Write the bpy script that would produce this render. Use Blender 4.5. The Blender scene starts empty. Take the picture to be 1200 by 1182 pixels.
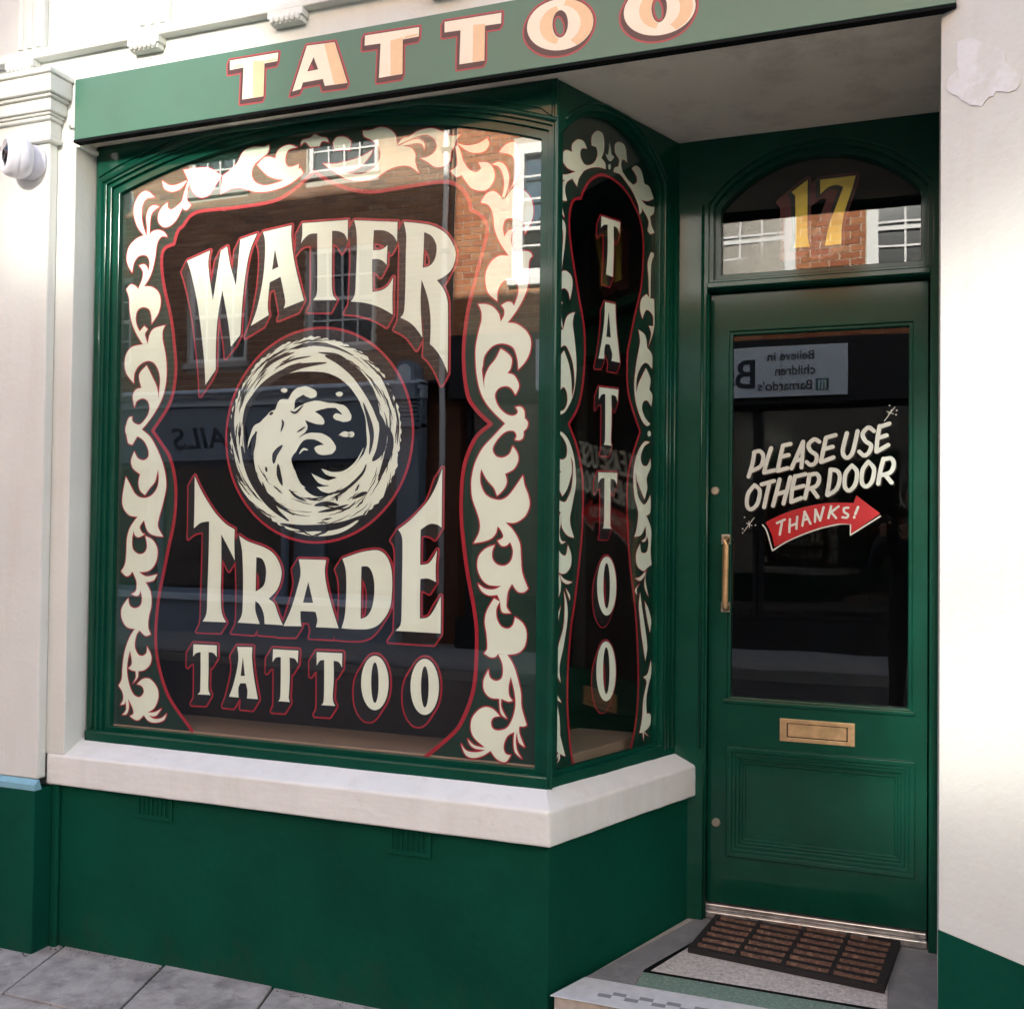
import bpy, bmesh, math, random
from mathutils import Vector, Matrix
from mathutils.geometry import tessellate_polygon, delaunay_2d_cdt
random.seed(7)
SC = bpy.context.scene
C = SC.collection
PI = math.pi

# ------------------------------------------------------------------ camera
CAM = Vector((0.88, -2.678, 1.43))
FPX = 1192.7
def _cam_axes(yaw, pitch, roll):
    cy, sy = math.cos(yaw), math.sin(yaw)
    r = Vector((cy, sy, 0)); f = Vector((-sy, cy, 0)); u = Vector((0, 0, 1))
    cp, sp = math.cos(pitch), math.sin(pitch)
    f2 = cp*f + sp*u; u2 = -sp*f + cp*u
    cr, sr = math.cos(roll), math.sin(roll)
    return cr*r + sr*u2, -sr*r + cr*u2, f2
RT, UP, FW = _cam_axes(0.35811, 0.01989, 0.011077)
cd = bpy.data.cameras.new('camera'); cam = bpy.data.objects.new('camera', cd); C.objects.link(cam)
cd.sensor_fit = 'HORIZONTAL'; cd.sensor_width = 36; cd.lens = 36*FPX/1200
cd.clip_start = 0.02; cd.clip_end = 500
cam.matrix_world = Matrix(((RT.x, UP.x, -FW.x, CAM.x), (RT.y, UP.y, -FW.y, CAM.y), (RT.z, UP.z, -FW.z, CAM.z), (0, 0, 0, 1)))
SC.camera = cam
def ray(px, py): return (RT*(px-600) - UP*(py-591) + FW*FPX).normalized()
def hit(px, py, o, n):
    r = ray(px, py); return CAM + r*((o-CAM).dot(n)/r.dot(n))
def onY(px, py, y): return hit(px, py, Vector((0, y, 0)), Vector((0, 1, 0)))

# ------------------------------------------------------------------ world, sun, exposure
SUN_EL = 25.0
w = bpy.data.worlds.new('World'); SC.world = w; w.use_nodes = True
nt = w.node_tree; nt.nodes.clear()
sky = nt.nodes.new('ShaderNodeTexSky'); sky.sky_type = 'NISHITA'; sky.sun_disc = False
sky.sun_elevation = math.radians(SUN_EL); sky.sun_rotation = math.radians(0)
sky.air_density = 1.0; sky.dust_density = 2.5; sky.ozone_density = 0.6
bg = nt.nodes.new('ShaderNodeBackground'); bg.inputs[1].default_value = 0.12
wo = nt.nodes.new('ShaderNodeOutputWorld')
nt.links.new(sky.outputs[0], bg.inputs[0]); nt.links.new(bg.outputs[0], wo.inputs[0])
sd = bpy.data.lights.new('sun', 'SUN'); sd.energy = 5.0; sd.angle = math.radians(0.53); sd.color = (1, 0.95, 0.87)
sun = bpy.data.objects.new('sun', sd); C.objects.link(sun)
sun.rotation_euler = (math.radians(-(90-SUN_EL)), 0, 0); sun.location = (0, 5, 15)
SC.view_settings.view_transform = 'Standard'; SC.view_settings.look = 'None'
SC.view_settings.exposure = 2.62; SC.view_settings.gamma = 1
SC.render.engine = 'CYCLES'
SC.cycles.sample_clamp_indirect = 0; SC.cycles.use_guiding = True; SC.cycles.blur_glossy = 0; SC.cycles.max_bounces = 10; SC.cycles.transparent_max_bounces = 16; SC.cycles.glossy_bounces = 5; SC.cycles.diffuse_bounces = 5

# ------------------------------------------------------------------ materials
def hexl(h):
    c = [int(h[i:i+2], 16)/255 for i in (0, 2, 4)]
    return tuple((x/12.92 if x <= .04045 else ((x+.055)/1.055)**2.4) for x in c)
def mat(name, col, rough=.5, var=.12, vscale=6, bump=0, bscale=40, metal=0, coat=0, col2=None, c2scale=3, c2thr=(.55, .7), spec=.5, crough=.08, dirt=None, streak=None):
    m = bpy.data.materials.new(name); m.use_nodes = True
    t = m.node_tree; N = t.nodes; L = t.links; b = N['Principled BSDF']
    tc = N.new('ShaderNodeTexCoord'); geo = N.new('ShaderNodeNewGeometry')
    n1 = N.new('ShaderNodeTexNoise'); n1.inputs['Scale'].default_value = vscale; n1.inputs['Detail'].default_value = 6; n1.inputs['Roughness'].default_value = .65
    L.new(geo.outputs['Position'], n1.inputs['Vector'])
    mr = N.new('ShaderNodeMapRange'); mr.inputs[1].default_value = .3; mr.inputs[2].default_value = .7
    mr.inputs[3].default_value = 1-var; mr.inputs[4].default_value = 1+var
    L.new(n1.outputs['Fac'], mr.inputs[0])
    mx = N.new('ShaderNodeMix'); mx.data_type = 'RGBA'; mx.blend_type = 'MULTIPLY'; mx.inputs[0].default_value = 1
    mx.inputs[6].default_value = (*col, 1); L.new(mr.outputs[0], mx.inputs[7])
    out = mx.outputs[2]
    if col2:
        n2 = N.new('ShaderNodeTexNoise'); n2.inputs['Scale'].default_value = c2scale; n2.inputs['Detail'].default_value = 8; n2.inputs['Roughness'].default_value = .7
        L.new(geo.outputs['Position'], n2.inputs['Vector'])
        r2 = N.new('ShaderNodeMapRange'); r2.inputs[1].default_value = c2thr[0]; r2.inputs[2].default_value = c2thr[1]
        L.new(n2.outputs['Fac'], r2.inputs[0])
        m2 = N.new('ShaderNodeMix'); m2.data_type = 'RGBA'; L.new(r2.outputs[0], m2.inputs[0]); L.new(out, m2.inputs[6]); m2.inputs[7].default_value = (*col2, 1)
        out = m2.outputs[2]
    if dirt or streak:
        mp = N.new('ShaderNodeMapping'); mp.inputs['Scale'].default_value = (9, 9, .9) if streak else (14, 14, 10)
        L.new(geo.outputs['Position'], mp.inputs['Vector'])
        n4 = N.new('ShaderNodeTexNoise'); n4.inputs['Scale'].default_value = 1; n4.inputs['Detail'].default_value = 8; n4.inputs['Roughness'].default_value = .7
        L.new(mp.outputs[0], n4.inputs['Vector'])
        fac = n4.outputs['Fac']; r4 = N.new('ShaderNodeMapRange')
        if dirt:
            sx = N.new('ShaderNodeSeparateXYZ'); L.new(geo.outputs['Position'], sx.inputs[0])
            zr = N.new('ShaderNodeMapRange'); zr.inputs[1].default_value = 0; zr.inputs[2].default_value = .22; zr.inputs[3].default_value = .26; zr.inputs[4].default_value = 0
            L.new(sx.outputs['Z'], zr.inputs[0]); ad = N.new('ShaderNodeMath'); ad.operation = 'ADD'; L.new(fac, ad.inputs[0]); L.new(zr.outputs[0], ad.inputs[1]); fac = ad.outputs[0]
            r4.inputs[1].default_value = .66; r4.inputs[2].default_value = .86
        else: r4.inputs[1].default_value = .52; r4.inputs[2].default_value = .80
        r4.inputs[4].default_value = .28 if dirt else .55
        L.new(fac, r4.inputs[0])
        m4 = N.new('ShaderNodeMix'); m4.data_type = 'RGBA'; L.new(r4.outputs[0], m4.inputs[0]); L.new(out, m4.inputs[6]); m4.inputs[7].default_value = (*(dirt or streak), 1); out = m4.outputs[2]
    L.new(out, b.inputs['Base Color'])
    rr = N.new('ShaderNodeMapRange'); rr.inputs[3].default_value = max(.02, rough-.08); rr.inputs[4].default_value = min(1, rough+.08)
    L.new(n1.outputs['Fac'], rr.inputs[0]); L.new(rr.outputs[0], b.inputs['Roughness'])
    b.inputs['Metallic'].default_value = metal; b.inputs['Specular IOR Level'].default_value = spec
    if coat: b.inputs['Coat Weight'].default_value = coat; b.inputs['Coat Roughness'].default_value = crough
    if bump:
        n3 = N.new('ShaderNodeTexNoise'); n3.inputs['Scale'].default_value = bscale; n3.inputs['Detail'].default_value = 7
        L.new(geo.outputs['Position'], n3.inputs['Vector'])
        bp = N.new('ShaderNodeBump'); bp.inputs['Strength'].default_value = 1; bp.inputs['Distance'].default_value = bump
        L.new(n3.outputs['Fac'], bp.inputs['Height']); L.new(bp.outputs[0], b.inputs['Normal'])
    m['b'] = b.name
    return m
def glassmat(name, f0=.06, tint=(.9, .92, .92), wav=.0, rough=0):
    m = bpy.data.materials.new(name); m.use_nodes = True
    t = m.node_tree; N = t.nodes; L = t.links; N.clear()
    o = N.new('ShaderNodeOutputMaterial'); mix = N.new('ShaderNodeMixShader')
    tr = N.new('ShaderNodeBsdfTransparent'); tr.inputs[0].default_value = (*tint, 1)
    gl = N.new('ShaderNodeBsdfGlossy'); gl.inputs['Roughness'].default_value = rough; gl.inputs[0].default_value = (1, 1, 1, 1)
    lw = N.new('ShaderNodeLayerWeight'); lw.inputs[0].default_value = .5
    p = N.new('ShaderNodeMath'); p.operation = 'POWER'; p.inputs[1].default_value = 5
    L.new(lw.outputs['Facing'], p.inputs[0])
    ma = N.new('ShaderNodeMath'); ma.operation = 'MULTIPLY_ADD'; ma.inputs[1].default_value = 1-f0; ma.inputs[2].default_value = f0
    L.new(p.outputs[0], ma.inputs[0]); L.new(ma.outputs[0], mix.inputs[0])
    L.new(tr.outputs[0], mix.inputs[1]); L.new(gl.outputs[0], mix.inputs[2]); L.new(mix.outputs[0], o.inputs[0])
    if wav:
        g = N.new('ShaderNodeNewGeometry'); n3 = N.new('ShaderNodeTexNoise'); n3.inputs['Scale'].default_value = 2.2; n3.inputs['Detail'].default_value = 1.5
        L.new(g.outputs['Position'], n3.inputs['Vector'])
        bp = N.new('ShaderNodeBump'); bp.inputs['Strength'].default_value = 1; bp.inputs['Distance'].default_value = wav
        L.new(n3.outputs['Fac'], bp.inputs['Height']); L.new(bp.outputs[0], gl.inputs['Normal'])
    return m
def emit(name, col, s):
    m = bpy.data.materials.new(name); m.use_nodes = True
    b = m.node_tree.nodes['Principled BSDF']; b.inputs['Emission Color'].default_value = (*col, 1); b.inputs['Emission Strength'].default_value = s
    return m

M = {}
M['plaster'] = mat('painted_plaster', (.665, .685, .635), .75, .05, 2.2, .0012, 55, col2=(.62, .585, .49), c2scale=3.1, c2thr=(.60, .85), streak=(.60, .57, .49))
M['sill'] = mat('painted_sill', (.735, .755, .715), .6, .04, 5, .0018, 45, col2=(.60, .58, .52), c2scale=7, c2thr=(.58, .80), streak=(.60, .60, .54))
M['soffit'] = mat('soffit_paint', (.76, .71, .60), .7, .08, 1.5, .001, 30, col2=(.36, .31, .26), c2scale=2.0, c2thr=(.5, .75))
M['gloss'] = mat('green_gloss_paint', (.0010, .053, .031), .45, .16, 7, .0004, 30, coat=.5, crough=.09, spec=.12, col2=(.16, .20, .17), c2scale=70, c2thr=(.76, .78))
M['riser'] = mat('green_masonry_paint', (.0010, .056, .033), .7, .26, 1.6, .0018, 40, col2=(.05, .15, .11), c2scale=38, c2thr=(.715, .735), spec=.10, dirt=(.03, .05, .035))
M['fascia'] = mat('fascia_green', (.036, .150, .098), .4, .10, 2.2, .0002, 8, coat=.4, crough=.28)
M['black'] = mat('matt_black', (.005, .006, .006), .7, spec=.1)
M['cream'] = mat('cream_signwriting', (.79, .86, .715), .45, .03, 12)
M['creamw'] = mat('cream_white', (.86, .86, .78), .5, .08, 30)
M['redline'] = mat('red_signwriting', (.38, .012, .028), .4, .06, 20)
M['shade'] = mat('black_signwriting', (.006, .007, .008), .4, .05)
M['ground'] = mat('green_signwriting', (.002, .030, .018), .4, .15, 9)
M['maroon'] = mat('maroon_signwriting', (.15, .008, .014), .4)
M['gold'] = mat('gold_leaf', (1.0, .76, .14), .45, .12, 18, metal=.45)
M['fcream'] = mat('fascia_cream', (.86, .77, .60), .35, .04, 14)
M['ftan'] = mat('fascia_tan', (.78, .55, .32), .35, .06, 14)
M['fdark'] = mat('fascia_shade', (.06, .022, .025), .35, .1)
M['fred'] = mat('fascia_red', (.36, .05, .06), .35, .1)
M['red'] = mat('red_arrow_paint', (.62, .006, .012), .4, .10, 16)
M['glass'] = glassmat('window_glass', .055, (.985, .99, .985), .0005)
M['glassr'] = glassmat('side_window_glass', .050, (.98, .985, .98), .0006)
M['glassd'] = glassmat('door_glass', .040, (.94, .96, .96), .0006)
M['glasso'] = glassmat('far_glass', .16, (.5, .55, .55), .0)
M['glassp'] = glassmat('far_old_glass', .20, (.5, .55, .55), .0, rough=.10)
M['brass'] = mat('aged_brass', (.74, .50, .26), .36, .22, 25, .0003, 60, metal=.75)
M['nickel'] = mat('dull_nickel', (.42, .39, .30), .4, .1, 30, metal=.8)
M['metal'] = mat('worn_aluminium', (.48, .47, .45), .38, .3, 18, .0006, 60, metal=.8, col2=(.10, .09, .08), c2scale=14, c2thr=(.55, .75))
M['dark'] = mat('dark_interior', (.012, .013, .016), .7, .2, 3)
M['darkfloor'] = mat('dark_floorboards', (.02, .017, .015), .5, .2, 3)
M['board'] = mat('display_board', (.30, .215, .15), .5, .12, 6)
M['slab'] = mat('paving_stone', (.36, .345, .32), .85, .30, 12, .0030, 30, col2=(.20, .19, .18), c2scale=9, c2thr=(.50, .66))
M['joint'] = mat('paving_joint', (.045, .042, .038), .95, .3, 12, .003, 60)
M['asphalt'] = mat('asphalt', (.05, .05, .052), .9, .2, 30, .003, 120)
M['kerb'] = mat('kerb_stone', (.28, .27, .26), .85, .15, 10, .002, 40)
M['step'] = mat('worn_step_stone', (.22, .225, .225), .75, .2, 9, .0012, 40, col2=(.30, .30, .30), c2scale=12, c2thr=(.52, .72))
M['stepface'] = mat('step_face_stone', (.42, .38, .33), .9, .25, 18, .004, 60)
M['white_t'] = mat('pale_terrazzo', (.55, .53, .50), .6, .35, 90, .0004, 90, col2=(.22, .2, .19), c2scale=110, c2thr=(.56, .66))
M['green_t'] = mat('green_terrazzo', (.17, .26, .21), .6, .4, 120, .0004, 90, col2=(.34, .38, .34), c2scale=60, c2thr=(.55, .7))
M['strip_t'] = mat('white_tile_strip', (.58, .60, .60), .6, .12, 30, .0004, 60)
M['check_t'] = mat('grey_tile', (.24, .25, .26), .6, .12, 30)
M['rubber'] = mat('mat_rubber', (.014, .012, .012), .85, .3, 40, .0012, 120, col2=(.05, .042, .036), c2scale=30, c2thr=(.6, .8))
M['bristle'] = mat('mat_bristle', (.11, .062, .042), .95, .5, 120, .002, 260, col2=(.28, .17, .11), c2scale=50, c2thr=(.5, .7))
M['blue'] = mat('pale_blue_paint', (.20, .42, .50), .5, .1, 30)
M['patch'] = mat('filler_patch', (.755, .775, .78), .8, .04, 20, .0015, 45, col2=(.68, .695, .65), c2scale=18, c2thr=(.46, .60))
M['camw'] = mat('white_plastic', (.66, .66, .72), .35, .03, 10)
M['lens'] = mat('lens_black', (.01, .01, .012), .12, .05)
M['stone'] = mat('opposite_stone', (.50, .47, .43), .8, .12, 4)
M['wframe'] = mat('white_window_paint', (.80, .80, .78), .5, .05, 9)
M['bluegrey'] = mat('blue_grey_shopfront', (.24, .29, .36), .5, .1, 5)
M['lightblue'] = mat('pale_blue_sign', (.72, .82, .92), .5, .05, 5)
M['navy'] = mat('sign_lettering_dark', (.02, .03, .05), .5)
M['signgreen'] = mat('sign_green', (.03, .16, .10), .5)
M['curtain'] = mat('pale_curtain', (.30, .34, .40), .9, .2, 3)
M['netcurtain'] = mat('net_curtain', (.30, .33, .37), .9, .25, 5)
M['skyblind'] = mat('pale_blind', (.07, .12, .17), .9, .1, 3)
M['slate'] = mat('slate_roof', (.08, .08, .09), .7, .2, 8)
M['jacket'] = mat('dark_jacket', (.018, .018, .024), .85, .25, 30, .002, 200)
M['skin'] = mat('skin', (.42, .24, .17), .55, .06, 20)
M['hair'] = mat('dark_hair', (.02, .013, .01), .6, .3, 60, .002, 200)
M['cloth'] = mat('display_cloth', (.12, .06, .05), .9, .3, 20)
M['downlight'] = emit('downlight_glow', (1, .95, .85), 220)
# brick, two tones picked per brick
def brickmat(name, cols):
    m = mat(name, cols[0], .85, .22, 14, .004, 60)
    t = m.node_tree; N = t.nodes; L = t.links; b = N['Principled BSDF']
    g = N.new('ShaderNodeNewGeometry'); oi = N.new('ShaderNodeObjectInfo'); ad = N.new('ShaderNodeMath'); ad.operation = 'ADD'
    fr = N.new('ShaderNodeMath'); fr.operation = 'FRACT'
    L.new(g.outputs['Random Per Island'], ad.inputs[0]); L.new(oi.outputs['Random'], ad.inputs[1]); L.new(ad.outputs[0], fr.inputs[0])
    cr = N.new('ShaderNodeValToRGB'); cr.color_ramp.interpolation = 'LINEAR'
    cr.color_ramp.elements[0].color = (*cols[0], 1); cr.color_ramp.elements[1].color = (*cols[-1], 1)
    for i, c in enumerate(cols[1:-1]):
        e = cr.color_ramp.elements.new((i+1)/(len(cols)-1)); e.color = (*c, 1)
    L.new(fr.outputs[0], cr.inputs[0])
    mxn = [n for n in N if n.type == 'MIX'][0]
    L.new(cr.outputs[0], mxn.inputs[6])
    return m
M['brickA'] = brickmat('brown_brick', [(.30, .15, .085), (.36, .20, .12), (.26, .13, .08), (.40, .24, .15), (.20, .12, .09)])
M['brickB'] = brickmat('orange_brick', [(.40, .15, .065), (.48, .20, .09), (.34, .11, .05), (.50, .25, .13)])
M['mortar'] = mat('mortar', (.62, .57, .48), .9, .1, 20)
M['brickplain'] = mat('far_brickwork', (.22, .10, .06), .9, .3, 12)

# ------------------------------------------------------------------ object helpers
def tag(o, label=None, cat=None, group=None, kind=None):
    if label: o['label'] = label
    if cat: o['category'] = cat
    if group: o['group'] = group
    if kind: o['kind'] = kind
    return o
def empty(name, loc, label, cat, group=None):
    o = bpy.data.objects.new(name, None); C.objects.link(o); o.location = loc; o.empty_display_size = .1
    return tag(o, label, cat, group)
PENDING = []
def link(name, me, m, parent=None, bevel=0, seg=2, smooth=False, ang=35):
    me.materials.append(m) if m and not me.materials else None
    o = bpy.data.objects.new(name, me); C.objects.link(o)
    if parent:
        o.parent = parent; PENDING.append((o, parent))
    if bevel:
        b = o.modifiers.new('bevel', 'BEVEL'); b.width = bevel; b.segments = seg; b.limit_method = 'ANGLE'; b.angle_limit = math.radians(ang)
    if smooth:
        for p in me.polygons: p.use_smooth = True
    return o
class MB:
    def __init__(s): s.v = []; s.f = []
    def add(s, vs, fs):
        o = len(s.v); s.v += [tuple(x) for x in vs]; s.f += [tuple(i+o for i in f) for f in fs]; return s
    def box(s, x0, x1, y0, y1, z0, z1, Mx=None):
        vs = [Vector((x, y, z)) for z in (z0, z1) for y in (y0, y1) for x in (x0, x1)]
        if Mx: vs = [Mx @ v for v in vs]
        return s.add(vs, [(0, 2, 3, 1), (4, 5, 7, 6), (0, 1, 5, 4), (2, 6, 7, 3), (0, 4, 6, 2), (1, 3, 7, 5)])
    def prism(s, poly, z0, z1):           # plan polygon CCW
        n = len(poly)
        vs = [(x, y, z0) for x, y in poly]+[(x, y, z1) for x, y in poly]
        return s.add(vs, [tuple(range(n))[::-1], tuple(range(n, 2*n))]+[(i, (i+1) % n, n+(i+1) % n, n+i) for i in range(n)])
    def lathe(s, prof, Mx=None, n=24):    # prof [(r, z)] about local z
        vs = []
        for r, z in prof:
            for k in range(n):
                a = 2*PI*k/n; v = Vector((r*math.cos(a), r*math.sin(a), z)); vs.append(Mx @ v if Mx else v)
        fs = [(i*n+k, i*n+(k+1) % n, (i+1)*n+(k+1) % n, (i+1)*n+k) for i in range(len(prof)-1) for k in range(n)]
        fs += [tuple(range(n))[::-1], tuple(range((len(prof)-1)*n, len(prof)*n))]
        return s.add(vs, fs)
    def tube(s, pts, r, n=8):
        pts = [Vector(p) for p in pts]; vs = []; up = Vector((.137, .21, .97))
        for i, p in enumerate(pts):
            d = (pts[min(i+1, len(pts)-1)]-pts[max(i-1, 0)]).normalized()
            a = d.cross(up).normalized(); b = d.cross(a).normalized()
            rr = r[i] if isinstance(r, (list, tuple)) else r
            for k in range(n):
                t = 2*PI*k/n; vs.append(p+(a*math.cos(t)+b*math.sin(t))*rr)
        fs = [(i*n+k, i*n+(k+1) % n, (i+1)*n+(k+1) % n, (i+1)*n+k) for i in range(len(pts)-1) for k in range(n)]
        fs += [tuple(range(n))[::-1], tuple(range((len(pts)-1)*n, len(pts)*n))]
        return s.add(vs, fs)
    def mesh(s, name):
        me = bpy.data.meshes.new(name); me.from_pydata(s.v, [], s.f); me.validate()
        bm = bmesh.new(); bm.from_mesh(me); bmesh.ops.recalc_face_normals(bm, faces=bm.faces); bm.to_mesh(me); bm.free(); return me
    def obj(s, name, m, parent=None, **k): return link(name, s.mesh(name), m, parent, **k)
def axis_matrix(o, z):
    z = Vector(z).normalized(); x = z.cross(Vector((0, 0, 1)))
    if x.length < 1e-4: x = Vector((1, 0, 0))
    x.normalize(); y = z.cross(x)
    return Matrix(((x.x, y.x, z.x, o[0]), (x.y, y.y, z.y, o[1]), (x.z, y.z, z.z, o[2]), (0, 0, 0, 1)))

# ------------------------------------------------------------------ planar frames (a wall, window or door plane)
class Fr:
    def __init__(s, o, u):
        s.o = Vector(o); s.u = Vector(u).normalized(); s.n = Vector((s.u.y, -s.u.x, 0))   # outward normal
    def p3(s, u, v, d=0): return s.o + s.u*u + Vector((0, 0, v)) + s.n*d
    def px(s, x, y, d=0):
        q = hit(x, y, s.o+s.n*d, s.n)-s.o; return (q.dot(s.u), q.z)
ST = 1.2016
SD = Vector((math.cos(ST), math.sin(ST), 0))
FF = Fr((0, .12, 0), (1, 0, 0))
FR_ = Fr((-.058, .101, 0), SD)
FD = Fr((0, .765, 0), (1, 0, 0))
FA_ = Fr((0, -.03, 0), (1, 0, 0))

def area2(p): return sum(p[i][0]*p[(i+1) % len(p)][1]-p[(i+1) % len(p)][0]*p[i][1] for i in range(len(p)))
def tess(contours):
    pts = [p for c in contours for p in c]
    tr = tessellate_polygon([[Vector((p[0], p[1], 0)) for p in c] for c in contours])
    out = []
    for t in tr:
        a = [pts[i] for i in t]
        if abs(area2(a)) < 1e-10: continue
        out.append(a if area2(a) > 0 else a[::-1])
    return out
def hull(P):
    P = sorted(set((round(x, 7), round(y, 7)) for x, y in P))
    def half(Q):
        h = []
        for p in Q:
            while len(h) > 1 and (h[-1][0]-h[-2][0])*(p[1]-h[-2][1])-(h[-1][1]-h[-2][1])*(p[0]-h[-2][0]) <= 1e-13: h.pop()
            h.append(p)
        return h
    return half(P)[:-1]+half(P[::-1])[:-1]
OCT = [(math.cos(a), math.sin(a)) for a in [PI/8+i*PI/4 for i in range(8)]]
def capsules(c, w, closed=True, sh=(0, 0)):
    out = []; n = len(c)
    for i in range(n if closed else n-1):
        a, b = c[i], c[(i+1) % n]; P = []
        wa, wb = (w, w) if not isinstance(w, list) else (w[i], w[(i+1) % n])
        for q, ww in ((a, wa), (b, wb)):
            for ox, oy in (((0, 0),) if sh == (0, 0) else ((0, 0), sh)):
                P += [(q[0]+ox+k[0]*ww, q[1]+oy+k[1]*ww) for k in OCT] if ww > 0 else [(q[0]+ox, q[1]+oy)]
        h = hull(P)
        if len(h) > 2: out.append(h)
    return out
def union(polys):
    vs = []; fs = []
    for p in polys:
        fs.append(list(range(len(vs), len(vs)+len(p)))); vs += [Vector(q) for q in p]
    r = delaunay_2d_cdt(vs, [], fs, 1, 1e-6)
    return [(v.x, v.y) for v in r[0]], [tuple(f) for f, o in zip(r[2], r[5]) if o]
def sheet(name, fr, d, polys, m, parent, **k):
    vs, fs = union(polys)
    me = bpy.data.meshes.new(name); me.from_pydata([fr.p3(x, y, d) for x, y in vs], [], fs)
    return link(name, me, m, parent)
def sweep(contours, s, w):
    P = tess(contours)
    if s != (0, 0): P += [[(x+s[0], y+s[1]) for x, y in t] for t in P]
    for c in contours: P += capsules(c, w, True, s)
    return P
def plate(name, fr, outer, holes, d0, d1, m, parent, bevel=.0025, seg=2):
    cs = [outer]+holes
    pts = [p for c in cs for p in c]; n = len(pts)
    tr = tessellate_polygon([[Vector((p[0], p[1], 0)) for p in c] for c in cs])
    mb = MB(); vs = [fr.p3(x, y, d1) for x, y in pts]+[fr.p3(x, y, d0) for x, y in pts]
    fs = [tuple(t) for t in tr]+[tuple(i+n for i in t)[::-1] for t in tr]
    o = 0
    for c in cs:
        k = len(c)
        for i in range(k): a, b = o+i, o+(i+1) % k; fs.append((a, b, b+n, a+n))
        o += k
    mb.add(vs, fs)
    return mb.obj(name, m, parent, bevel=bevel, seg=seg)
def rect(x0, x1, z0, z1): return [(x0, z0), (x1, z0), (x1, z1), (x0, z1)]
def arch(x0, x1, z0, zs, zc, e=0, n=22):
    cx = (x0+x1)/2; h = (x1-x0)/2; r = (h*h+(zc-zs)**2)/(2*(zc-zs)); cz = zc-r
    R = r+e; hx = h+e; a0 = math.asin(min(1, hx/R))
    pts = [(x0-e, z0-e), (x1+e, z0-e)]
    for i in range(n+1):
        a = a0-2*a0*i/n; pts.append((cx+R*math.sin(a), cz+R*math.cos(a)))
    return pts
def arcpts(x0, x1, zs, zc, e=0, n=22): return arch(x0, x1, 0, zs, zc, e, n)[2:]

# ------------------------------------------------------------------ hand drawn outlines (signwriting), traced in numbered crops
CROPS = dict(A=(5.375, 210, 250), B=(7.386, 340, 240), Cc=(5.142, 440, 240), D=(5.908, 215, 560), E=(5.714, 325, 560),
    F=(7.5, 210, 745), G=(7.0588, 360, 745), LA=(6.57, 140, 210), LB=(7.39, 140, 370), LC=(6.57, 130, 500), LD=(5.91, 130, 660),
    T1=(6.667, 170, 140), T2=(6, 320, 140), T3=(6.22, 480, 140), R1=(7.39, 540, 280), R2=(7.88, 540, 420), R3=(6.95, 540, 550), R4=(5.91, 530, 700),
    RT=(8.443, 645, 140), RA=(6.564, 645, 250), RB=(6.564, 645, 400), RC=(6.564, 645, 560), RD=(6.564, 645, 720),
    DA=(6, 860, 480), DB=(6.667, 865, 570), DC=(9.85, 910, 190), FA=(4.286, 260, 30), FB=(3.75, 510, 0), WE=(4.546, 250, 380), P=(1, 0, 0))
def path(s, crop=None, closed=True, sub=5):
    pts = []
    k = CROPS[crop] if crop else None
    for t in s.replace('\n', ' ').split():
        if t[0] == '@': k = CROPS[t[1:]]; continue
        cn = t.endswith('!'); t = t.rstrip('!')
        x, y = t.split(','); pts.append((float(x)/k[0]+k[1], float(y)/k[0]+k[2], cn))
    n = len(pts); out = []
    for i in range(n if closed else n-1):
        p1 = pts[i]; p2 = pts[(i+1) % n]; out.append((p1[0], p1[1]))
        if p1[2] and p2[2]: continue
        p0 = p1 if (p1[2] or (not closed and i == 0)) else pts[i-1]
        p3 = p2 if (p2[2] or (not closed and i == n-2)) else pts[(i+2) % n]
        for q in range(1, sub):
            t = q/sub; o = []
            for a in (0, 1):
                o.append(.5*(2*p1[a]+(p2[a]-p0[a])*t+(2*p0[a]-5*p1[a]+4*p2[a]-p3[a])*t*t+(-p0[a]+3*p1[a]-3*p2[a]+p3[a])*t**3))
            out.append(tuple(o))
    if not closed: out.append(pts[-1][:2])
    return out
def ell(cx, cy, rx, ry, crop, n=40, sh=0):
    k = CROPS[crop]; out = []
    for i in range(n):
        a = 2*PI*i/n; x = cx+rx*math.cos(a); y = cy+ry*math.sin(a)-sh*(x-cx)
        out.append((x/k[0]+k[1], y/k[0]+k[2]))
    return out
def topl(c, fr, d=0): return [fr.px(x, y, d) for x, y in c]

WATER = [
 ('A', ["50,300! 195,235! 183,330 212,548! 262,235! 302,210! 320,320 357,455! 385,165! 490,128! 445,240 415,400 395,600 385,765! 325,840! 310,700 272,485! 245,640 232,800 230,985! 165,1080! 155,900 120,600 80,400"]),
 ('A', ["528,118! 708,76! 706,160 730,330 785,548! 657,600! 668,560 655,480 638,400! 570,435! 560,540 558,600 565,640! 450,710! 490,600 525,430 540,280 540,170", "603,225! 625,338! 585,357!"]),
 ('B', ["105,160! 500,132! 498,312! 470,255 420,230 363,225! 362,400 360,650 368,770 400,825! 200,825! 230,770 235,650 235,400 235,248! 170,255 125,290 95,332! 105,260"]),
 ('B', ["555,135! 930,150! 925,322! 890,265 820,225 725,220! 720,310 718,395! 780,390 820,370 843,348! 838,440 835,520! 800,485 760,470 710,472! 710,600 712,755! 790,740 850,700 892,628! 885,780 887,950! 780,890 650,850 525,838! 560,770 570,600 578,400 575,240"]),
 ('Cc', ["170,104! 260,112 350,130 430,180 478,265 480,330 455,395 410,435 370,455! 405,500 430,560 437,650 435,1012! 400,930 360,870 328,840! 332,760 330,660 315,560 278,450! 272,560 275,680 283,800! 240,740 200,705 150,680! 172,640 180,500 183,300 185,180", "293,165! 340,190 368,250 360,320 330,365 285,380! 290,270"]),
]
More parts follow.
